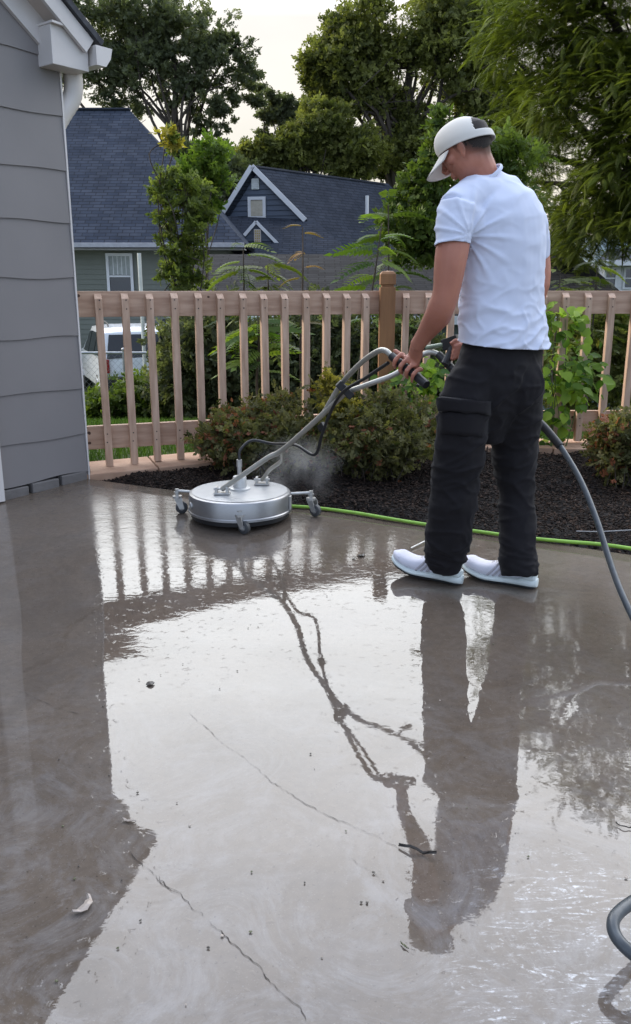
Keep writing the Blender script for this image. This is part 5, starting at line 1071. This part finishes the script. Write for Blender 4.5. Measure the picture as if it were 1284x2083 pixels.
    for j in range(rows + 1):
        u = -.062 + .088 * j / rows; rr = math.sqrt(max(0, 1 - ((u - .012) / .094) ** 2)) if u > -.01 else None; ring = []
        for i in range(n + 1):
            a = math.pi * (.42 + 1.16 * i / n)                       # round the back from ear to ear
            k = math.sqrt(max(.02, 1 - ((u - .012) / .0905) ** 2)) if u > -.03 else math.sqrt(max(.02, 1 - ((-.042) / .0905) ** 2)) - (-.03 - u) * 4.0
            ring.append(bm.verts.new(hp(.0935 * k * math.cos(a) - (.004 if u < -.03 else 0), .0765 * k * math.sin(a), u)))
        R.append(ring)
    for A, B in zip(R, R[1:]):
        for i in range(n): bm.faces.new((A[i], A[i + 1], B[i + 1], B[i]))
    hm = bpy.data.materials.new('short_hair'); hm.use_nodes = True; t = hm.node_tree; b = t.nodes['Principled BSDF']; b.inputs['Base Color'].default_value = (.028, .020, .017, 1); b.inputs['Roughness'].default_value = .7
    g = t.nodes.new('ShaderNodeNewGeometry'); sb = t.nodes.new('ShaderNodeVectorMath'); sb.operation = 'SUBTRACT'; t.links.new(g.outputs['Position'], sb.inputs[0]); sb.inputs[1].default_value = HC
    dt = t.nodes.new('ShaderNodeVectorMath'); dt.operation = 'DOT_PRODUCT'; t.links.new(sb.outputs[0], dt.inputs[0]); dt.inputs[1].default_value = Uh - Fh * .55
    mr_ = t.nodes.new('ShaderNodeMapRange'); t.links.new(dt.outputs['Value'], mr_.inputs[0]); mr_.inputs[1].default_value = -.055; mr_.inputs[2].default_value = .045; mr_.inputs[3].default_value = 0.0; mr_.inputs[4].default_value = .93
    nn = t.nodes.new('ShaderNodeTexNoise'); nn.inputs['Scale'].default_value = 900; ad = t.nodes.new('ShaderNodeMath'); ad.operation = 'MULTIPLY_ADD'; t.links.new(nn.outputs[0], ad.inputs[0]); ad.inputs[1].default_value = .5; ad.inputs[2].default_value = .75; mm = t.nodes.new('ShaderNodeMath'); mm.operation = 'MULTIPLY'; mm.use_clamp = True; t.links.new(mr_.outputs[0], mm.inputs[0]); t.links.new(ad.outputs[0], mm.inputs[1]); t.links.new(mm.outputs[0], b.inputs['Alpha'])
    bm_obj('hair', bm, hm, root, True)
    for s in (1, -1):
        bm = bmesh.new(); ell(bm, hp(.080, s * .029, -.012), (.010, .011, .009), hx); e = bm_obj('eye', bm, mat('eye_white', (.7, .68, .66), .2), root, True)
    # ---------------- cap
    CAPM = fabric('cap_twill', (.66, .63, .58), .8, 260, .0003, .03, .1)
    bm = bmesh.new(); NU, NV = 128, 44; R = []; rim0 = -.012
    for j in range(NV + 1):
        v = j / NV * math.pi / 2; ring = []
        for i in range(NU):
            a = 2 * math.pi * i / NU; r_ = math.cos(v) ** .78 * (1 - .035 * math.exp(-(v / .16) ** 2)); zt = math.sin(v) ** .95
            ring.append(bm.verts.new(hp((.0995 if math.cos(a) < 0 else .106) * r_ * math.cos(a), .0855 * r_ * math.sin(a), rim0 + .028 * math.cos(a) * math.cos(v) ** 1.5 + .101 * zt + .004 * math.cos(a) * math.sin(2 * v))))
        R.append(ring)
    for j in range(NV):
        for i in range(NU):
            a = 2 * math.pi * (i + .5) / NU - math.pi; vv = (j + .5) / NV
            if abs(a) < .78 and vv > .17 and (a / .78) ** 2 + ((vv - .17) / .46) ** 2 < 1: continue
            bm.faces.new((R[j][i], R[j][(i + 1) % NU], R[j + 1][(i + 1) % NU], R[j + 1][i]))
    bmesh.ops.remove_doubles(bm, verts=bm.verts, dist=.0001); cap = bm_obj('cap', bm, CAPM, root, True); md = cap.modifiers.new('t', 'SOLIDIFY'); md.thickness = .0028; md.offset = 1
    bm = bmesh.new(); ell(bm, hp(-.002, 0, rim0 + .100), (.008, .008, .005), hx); bm_obj('cap_button', bm, CAPM, cap, True)
    # hair seen through the opening
    bm = bmesh.new(); ell(bm, hp(-.004, 0, .002), (.089, .071, .0765), hx, 32, 24); bm_obj('crown_hair', bm, mat('hair_dark', (.028, .020, .017), .7, .3, 200, .001, 500), root, True)
    # brim: curved plate drooping down
    bm = bmesh.new(); NB = 24; Rr = []
    dr = rad(22); fb = (Fh * math.cos(dr) - Uh * math.sin(dr)).normalized()
    for i in range(NB + 1):
        a = -1.18 + 2.36 * i / NB; x0 = .104 * math.cos(a); y0 = .084 * math.sin(a); edge = .085 * max(0, math.cos(a * 1.27)) ** .45; row = []
        for k in range(7):
            t_ = k / 6; row.append(bm.verts.new(hp(x0, y0, rim0 + .028 * math.cos(a)) + fb * (edge * t_) + Lh * (.10 * y0 * t_) - Uh * (.22 * abs(y0) ** 1.5 * (1 + 2 * t_))))
        Rr.append(row)
    for A, B in zip(Rr, Rr[1:]):
        for k in range(6): bm.faces.new((A[k], A[k + 1], B[k + 1], B[k]))
    br = bm_obj('brim', bm, CAPM, cap, True); md = br.modifiers.new('t', 'SOLIDIFY'); md.thickness = .003
    # ---------------- shirt
    def rg(px, py, hw, Y): s = PXM(hw, Y - .02); return W(px, py, Y), (s * 1.14, s * .76)
    rings = [rg(1026, 745, 95, 3.28), rg(1026, 716, 94, 3.28), rg(1024, 690, 91, 3.28), rg(1022, 650, 88, 3.28), rg(1021, 600, 85, 3.28), rg(1023, 550, 86, 3.28), rg(1024, 500, 88, 3.28), rg(1018, 455, 90, 3.28), rg(1008, 418, 80, 3.28), rg(996, 388, 55, 3.285), rg(988, 366, 36, 3.29), rg(980, 352, 30, 3.29)]
    bm = bmesh.new(); tube(bm, [r[0] for r in rings], [r[1] for r in rings], 40, side=L_T)
    # shoulders and trapezius
    tube(bm, [LS + Vector((-.002, 0, .008)), W(965, 392, 3.22), W(1025, 392, 3.33), RS + Vector((-.005, 0, .008))], [(.062, .062), (.060, .08), (.062, .085), (.060, .062)], 20, side=UP)
    ell(bm, W(958, 452, 3.15), (.055, .06, .07)); ell(bm, W(1085, 460, 3.38), (.055, .06, .07)); ell(bm, W(1045, 455, 3.30), (.10, .07, .10)); ell(bm, W(975, 470, 3.20), (.08, .07, .10))
    # sleeves
    tube(bm, [LS + Vector((.01, 0, .02)), W(924, 455, 3.11), W(922, 480, 3.10), W(921, 499, 3.09), W(920, 520, 3.085)], [(.066, .066), (.066, .068), (.060, .067), (.0575, .066), (.057, .066)], 24, side=Vector((1, 0, 0)))
    tube(bm, [RS + Vector((-.01, 0, .01)), W(1086, 490, 3.43), W(1088, 525, 3.45)], [.062, .060, .058], 24)
    hemz = W(1000, 708, 3.28).z
    def sh(c, n):
        q = c * 1.0; px = 642 + F_PX * q.x / ((q.y) * math.cos(PITCH) - (q.z - CAM_H) * math.sin(PITCH)); z = q.z
        w = .0
        low = smooth((1.30 - z) / .30)
        f1 = mn.noise(Vector((q.x * 5 + z * 4, q.y * 5, z * 13 - q.x * 9))); w += .0085 * low * max(0, 1 - abs(f1) * 3) ** 2            # swags above the hem
        f2 = mn.noise(Vector((q.x * 9 - z * 9 + 4, q.y * 8, z * 15 + q.x * 8))); w += .0045 * max(0, 1 - abs(f2) * 3) ** 2 * (.35 + .65 * low)
        # pull folds radiating from the left armpit
        ap = W(948, 482, 3.12); d = q - ap; r_ = d.length
        if r_ < .30: w += .0060 * math.exp(-((r_ - .09) / .08) ** 2) * max(0, math.sin(math.atan2(d.z, d.x) * 13 + 1 + 6 * r_)) ** 2
        w += .003 * mn.noise(Vector((q.x * 18, q.y * 18, z * 22)))
        return w
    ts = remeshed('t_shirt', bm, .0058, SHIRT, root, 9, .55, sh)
    bm = bmesh.new(); bm.from_mesh(ts.data)
    h0, h1 = W(935, 697, 3.2), W(1118, 711, 3.33); hn = (h1 - h0).cross(Vector((0, 1, 0))); hn = hn if hn.z < 0 else -hn; hn = (hn.normalized() + Vector((0, .06, 0))).normalized()
    bmesh.ops.bisect_plane(bm, geom=[g for g in list(bm.verts) + list(bm.edges) + list(bm.faces) if (g.co if hasattr(g, 'co') else (g.calc_center_median() if hasattr(g, 'calc_center_median') else g.verts[0].co)).z < h0.z + .15 and True], plane_co=W(1025, 709, 3.1), plane_no=hn, clear_outer=True)
    sc0 = W(921, 499, 3.09); sn = (W(920, 520, 3.085) - W(922, 470, 3.10)).normalized(); sn = (sn + Vector((.04, 0, 0))).normalized()
    def near(g, c0, rr): c = g.co if hasattr(g, 'co') else (g.calc_center_median() if hasattr(g, 'calc_center_median') else (g.verts[0].co + g.verts[1].co) / 2); return (c - c0).length < rr and (c.x < c0.x + .062)
    bmesh.ops.bisect_plane(bm, geom=[g for g in list(bm.verts) + list(bm.edges) + list(bm.faces) if near(g, sc0 - sn * .01, .095)], plane_co=sc0, plane_no=sn, clear_outer=True)
    bm.to_mesh(ts.data); bm.free(); md = ts.modifiers.new('t', 'SOLIDIFY'); md.thickness = .0022; md.offset = -1
    bm = bmesh.new(); cn = W(985, 361, 3.275); ax_ = (C7 - HC).normalized(); a_ = (L_T - ax_ * L_T.dot(ax_)).normalized(); b_ = ax_.cross(a_)
    rp_ = [cn + a_ * (.073 * math.cos(2 * math.pi * k / 40)) + b_ * (.066 * math.sin(2 * math.pi * k / 40)) for k in range(41)]; tube(bm, rp_, [(.0075, .0045)] * 41, 8, side=ax_, caps=False); bm_obj('collar', bm, SHIRT, ts, True)
    # ---------------- trousers
    bm = bmesh.new()
    tube(bm, [W(1025, 700, 3.28), W(1020, 735, 3.28), W(1008, 790, 3.27), W(1002, 830, 3.26), W(1000, 865, 3.255), W(998, 900, 3.25)], [(.178, .116), (.190, .126), (.186, .126), (.155, .100), (.10, .065), (.045, .035)], 36, side=L_T)
    Lg = [(990, 730, 40, 3.24), (965, 775, 52, 3.20), (945, 820, 53, 3.18), (938, 880, 53, 3.17), (933, 930, 50, 3.17), (925, 980, 49, 3.18), (922, 1020, 48, 3.18), (916, 1060, 48, 3.20), (912, 1100, 48, 3.22), (906, 1130, 43, 3.24), (902, 1152, 39, 3.255)]
    Rg = [(1043, 770, 62, 3.29), (1048, 850, 52, 3.32), (1047, 900, 47, 3.34), (1048, 950, 42, 3.33), (1051, 1000, 37, 3.32), (1053, 1050, 37, 3.29), (1053, 1100, 38, 3.26), (1054, 1140, 39, 3.24), (1056, 1172, 40, 3.22)]
    for Lx in (Lg, Rg):
        tube(bm, [W(x, y, Y) for x, y, h, Y in Lx], [(PXM(h, Y) * .99, PXM(h, Y) * .94) for x, y, h, Y in Lx], 28, side=F_F)
    ell(bm, W(1056, 785, 3.26), (.095, .10, .12))
    def rdg(v, k=3): return max(0.0, 1 - abs(mn.noise(v)) * 3.2) ** k
    def pw(c, n):
        z = c.z; w = 0; u = c.x * .9 + c.y * .5
        w += .0065 * rdg(Vector((u * 5 + z * 2.5, z * 9 - u * 5, c.y * 3))) * (.5 + .5 * smooth((1.0 - z) / .3))
        w += .0060 * rdg(Vector((u * 9 - z * 5 + 7, z * 15 + u * 4, 3.0 + c.y * 4)), 2)
        w += .0045 * (mn.noise(Vector((c.x * 8, c.y * 8, z * 6))))
        cu = math.exp(-((z - .13) / .06) ** 2); w += .009 * cu * rdg(Vector((u * 6, z * 24 + u * 7, 1)), 2) - .002 * cu
        kn = math.exp(-((z - .52) / .09) ** 2); w += .007 * kn * rdg(Vector((u * 7, z * 17 - u * 9, 9)), 2)
        w += .0015 * mn.noise(c * 45); return w - .002
    tr = remeshed('trousers', bm, .0062, PANTS, root, 14, .5, pw)
    def patch(nm, poly, Y, th, par=tr, m=PANTS, bul=.0):
        """cargo patch: outline traced at the outer thigh, given thickness, following the leg's bulge"""
        bm = bmesh.new(); cx_ = sum(p[0] for p in poly) / len(poly); N_ = 8; rows = []
        x0 = min(p[0] for p in poly); 
        top = [(poly[0][0] + (poly[1][0] - poly[0][0]) * i / N_, poly[0][1] + (poly[1][1] - poly[0][1]) * i / N_) for i in range(N_ + 1)]; bot = [(poly[3][0] + (poly[2][0] - poly[3][0]) * i / N_, poly[3][1] + (poly[2][1] - poly[3][1]) * i / N_) for i in range(N_ + 1)]
        for j in range(6):
            t = j / 5; rows.append([bm.verts.new(W(a[0] + (b[0] - a[0]) * t, a[1] + (b[1] - a[1]) * t, Y + bul * ((i / N_ * 2 - 1) ** 2) + (.004 * math.sin(i * 1.9 + j)))) for i, (a, b) in enumerate(zip(top, bot))])
        for A, B in zip(rows, rows[1:]):
            for i in range(N_): bm.faces.new((A[i], A[i + 1], B[i + 1], B[i]))
        o = bm_obj(nm, bm, m, par, True); md = o.modifiers.new('t', 'SOLIDIFY'); md.thickness = th; md.offset = -1; return o
    patch('cargo_pocket', [(904, 836), (984, 838), (976, 888), (905, 878)], 3.088, .03, bul=.05)
    patch('pocket_flap', [(899, 806), (987, 816), (985, 842), (901, 832)], 3.078, .03, bul=.05)
    patch('pocket_pleat', [(934, 840), (944, 840), (943, 884), (933, 882)], 3.083, .012)
    # belt loop area and drawn hem tab
    bm = bmesh.new(); box(bm, W(998, 704, 3.13), (.022, .02, .045)); bm_obj('belt_loop', bm, PANTS, tr, bevel=.003)
    # ---------------- shoes
    KNIT = mat('white_knit', (.70, .69, .76), .75, .05, 12, .0008, 500, spec=.25); SOLE = mat('foam_sole', (.66, .72, .70), .55, .04, 8, .0006, 160); OUTS = mat('outsole', (.02, .02, .02), .7); CAGE = mat('shoe_cage', (.42, .40, .43), .4, .04, 10)
    def shoe(heel, fdir, pitch, LEN=.315):
        f = Vector(fdir).normalized(); l = Vector((-f.y, f.x, 0)); f2 = (f * math.cos(pitch) + UP * math.sin(pitch)).normalized(); u2 = l.cross(f2) * -1; u2 = u2 if u2.z > 0 else -u2
        P = lambda x, y, z: heel + f2 * (x * LEN) + l * y + u2 * z
        wd = lambda x: (.034 + .020 * smooth((x - .15) / .5)) * (1 - smooth((x - .80) / .22) ** 2 * .62) * (math.sqrt(max(0, 1 - ((.12 - x) / .12) ** 2)) * .35 + .65 if x < .12 else 1)
        bend = lambda x: .030 * smooth((x - .62) / .42)
        def loft(prof, nm, m, par, x0=0.0, x1=1.0, N_=34, M=16, inset=0.0):
            bm = bmesh.new(); R = []
            for i in range(N_ + 1):
                x = x0 + (x1 - x0) * (1 - math.cos(math.pi * i / N_)) / 2; zb, zt = prof(x); w = wd(x) + inset; endf = math.sqrt(max(.03, 1 - (2 * abs((i / N_) - .5)) ** 8)); w *= endf
                R.append([bm.verts.new(P(x, w * math.copysign(abs(math.cos(a)) ** .75, math.cos(a)), (zb + zt) / 2 + bend(x) + (zt - zb) / 2 * math.copysign(abs(math.sin(a)) ** .75, math.sin(a)))) for a in [2 * math.pi * k / M for k in range(M)]])
            for A, B in zip(R, R[1:]):
                for k in range(M): bm.faces.new((A[k], A[(k + 1) % M], B[(k + 1) % M], B[k]))
            bm.faces.new(R[0][::-1]); bm.faces.new(R[-1]); return bm_obj(nm, bm, m, par, True)
        top = lambda x: .084 + .040 * math.exp(-((x - .22) / .17) ** 2) - .022 * smooth((x - .35) / .5) - .016 * smooth((x - .86) / .14)
        up = loft(lambda x: (.018, top(x)), 'shoe', KNIT, root, .02, .985, inset=-.004)
        loft(lambda x: (.004, .040 - .012 * smooth((x - .2) / .6)), 'midsole', SOLE, up, -.03, 1.0, inset=.004); loft(lambda x: (-.001, .006), 'outsole', OUTS, up, .0, .97, inset=-.002)
        loft(lambda x: (.028, .060 - .03 * smooth((x - .05) / .22)), 'heel_counter', SOLE, up, -.012, .30, inset=.002)
        for s in (1, -1):
            for k in range(3):
                xa = .40 + .075 * k; bm = bmesh.new(); pts = []
                for j in range(7):
                    t = j / 6; x = xa + .05 - .13 * t; hh = .030 + (top(x) - .034) * t; zc = (.018 + top(x)) / 2; hz = (top(x) - .018) / 2; sv = min(1, abs((hh - zc) / hz)) ** (1 / .75); y = (wd(x) - .004) * math.sqrt(max(0, 1 - sv * sv)) ** .75; pts.append(P(x, s * (y + .0012), hh + bend(x)))
                tube(bm, pts, [(.0035, .0050)] * 7, 6, side=l); bm_obj('cage_strap', bm, CAGE, up, True)
        for k in range(4):
            x = .40 + .055 * k; bm = bmesh.new(); tube(bm, [P(x, -.020, top(x) - .0045 + bend(x)), P(x + .01, 0, top(x) + .002 + bend(x)), P(x, .020, top(x) - .0045 + bend(x))], [(.0028, .0045)] * 3, 6, side=u2); bm_obj('lace', bm, CAGE, up, True)
        bm = bmesh.new(); a = P(.13, 0, .09); tube(bm, [a, P(.13, 0, .115), P(.135, 0, .13)], [(.030, .026), (.028, .024), (.022, .02)], 16, side=f); bm_obj('sock', bm, mat('grey_sock', (.35, .35, .36), .9), up, True)
    h1 = G(936, 1189); t1 = G(802, 1163); shoe(h1 + UP * .0015, t1 - h1, rad(3.5), .30)
    h2 = G(1088, 1196); t2 = G(938, 1166); shoe(h2 + UP * .0015, t2 - h2, rad(0.0), .31)
person()
#@@END
for _o in list(bpy.data.objects):
    if _o.type == 'EMPTY' and _o.rotation_euler.z == 0: fix(_o)
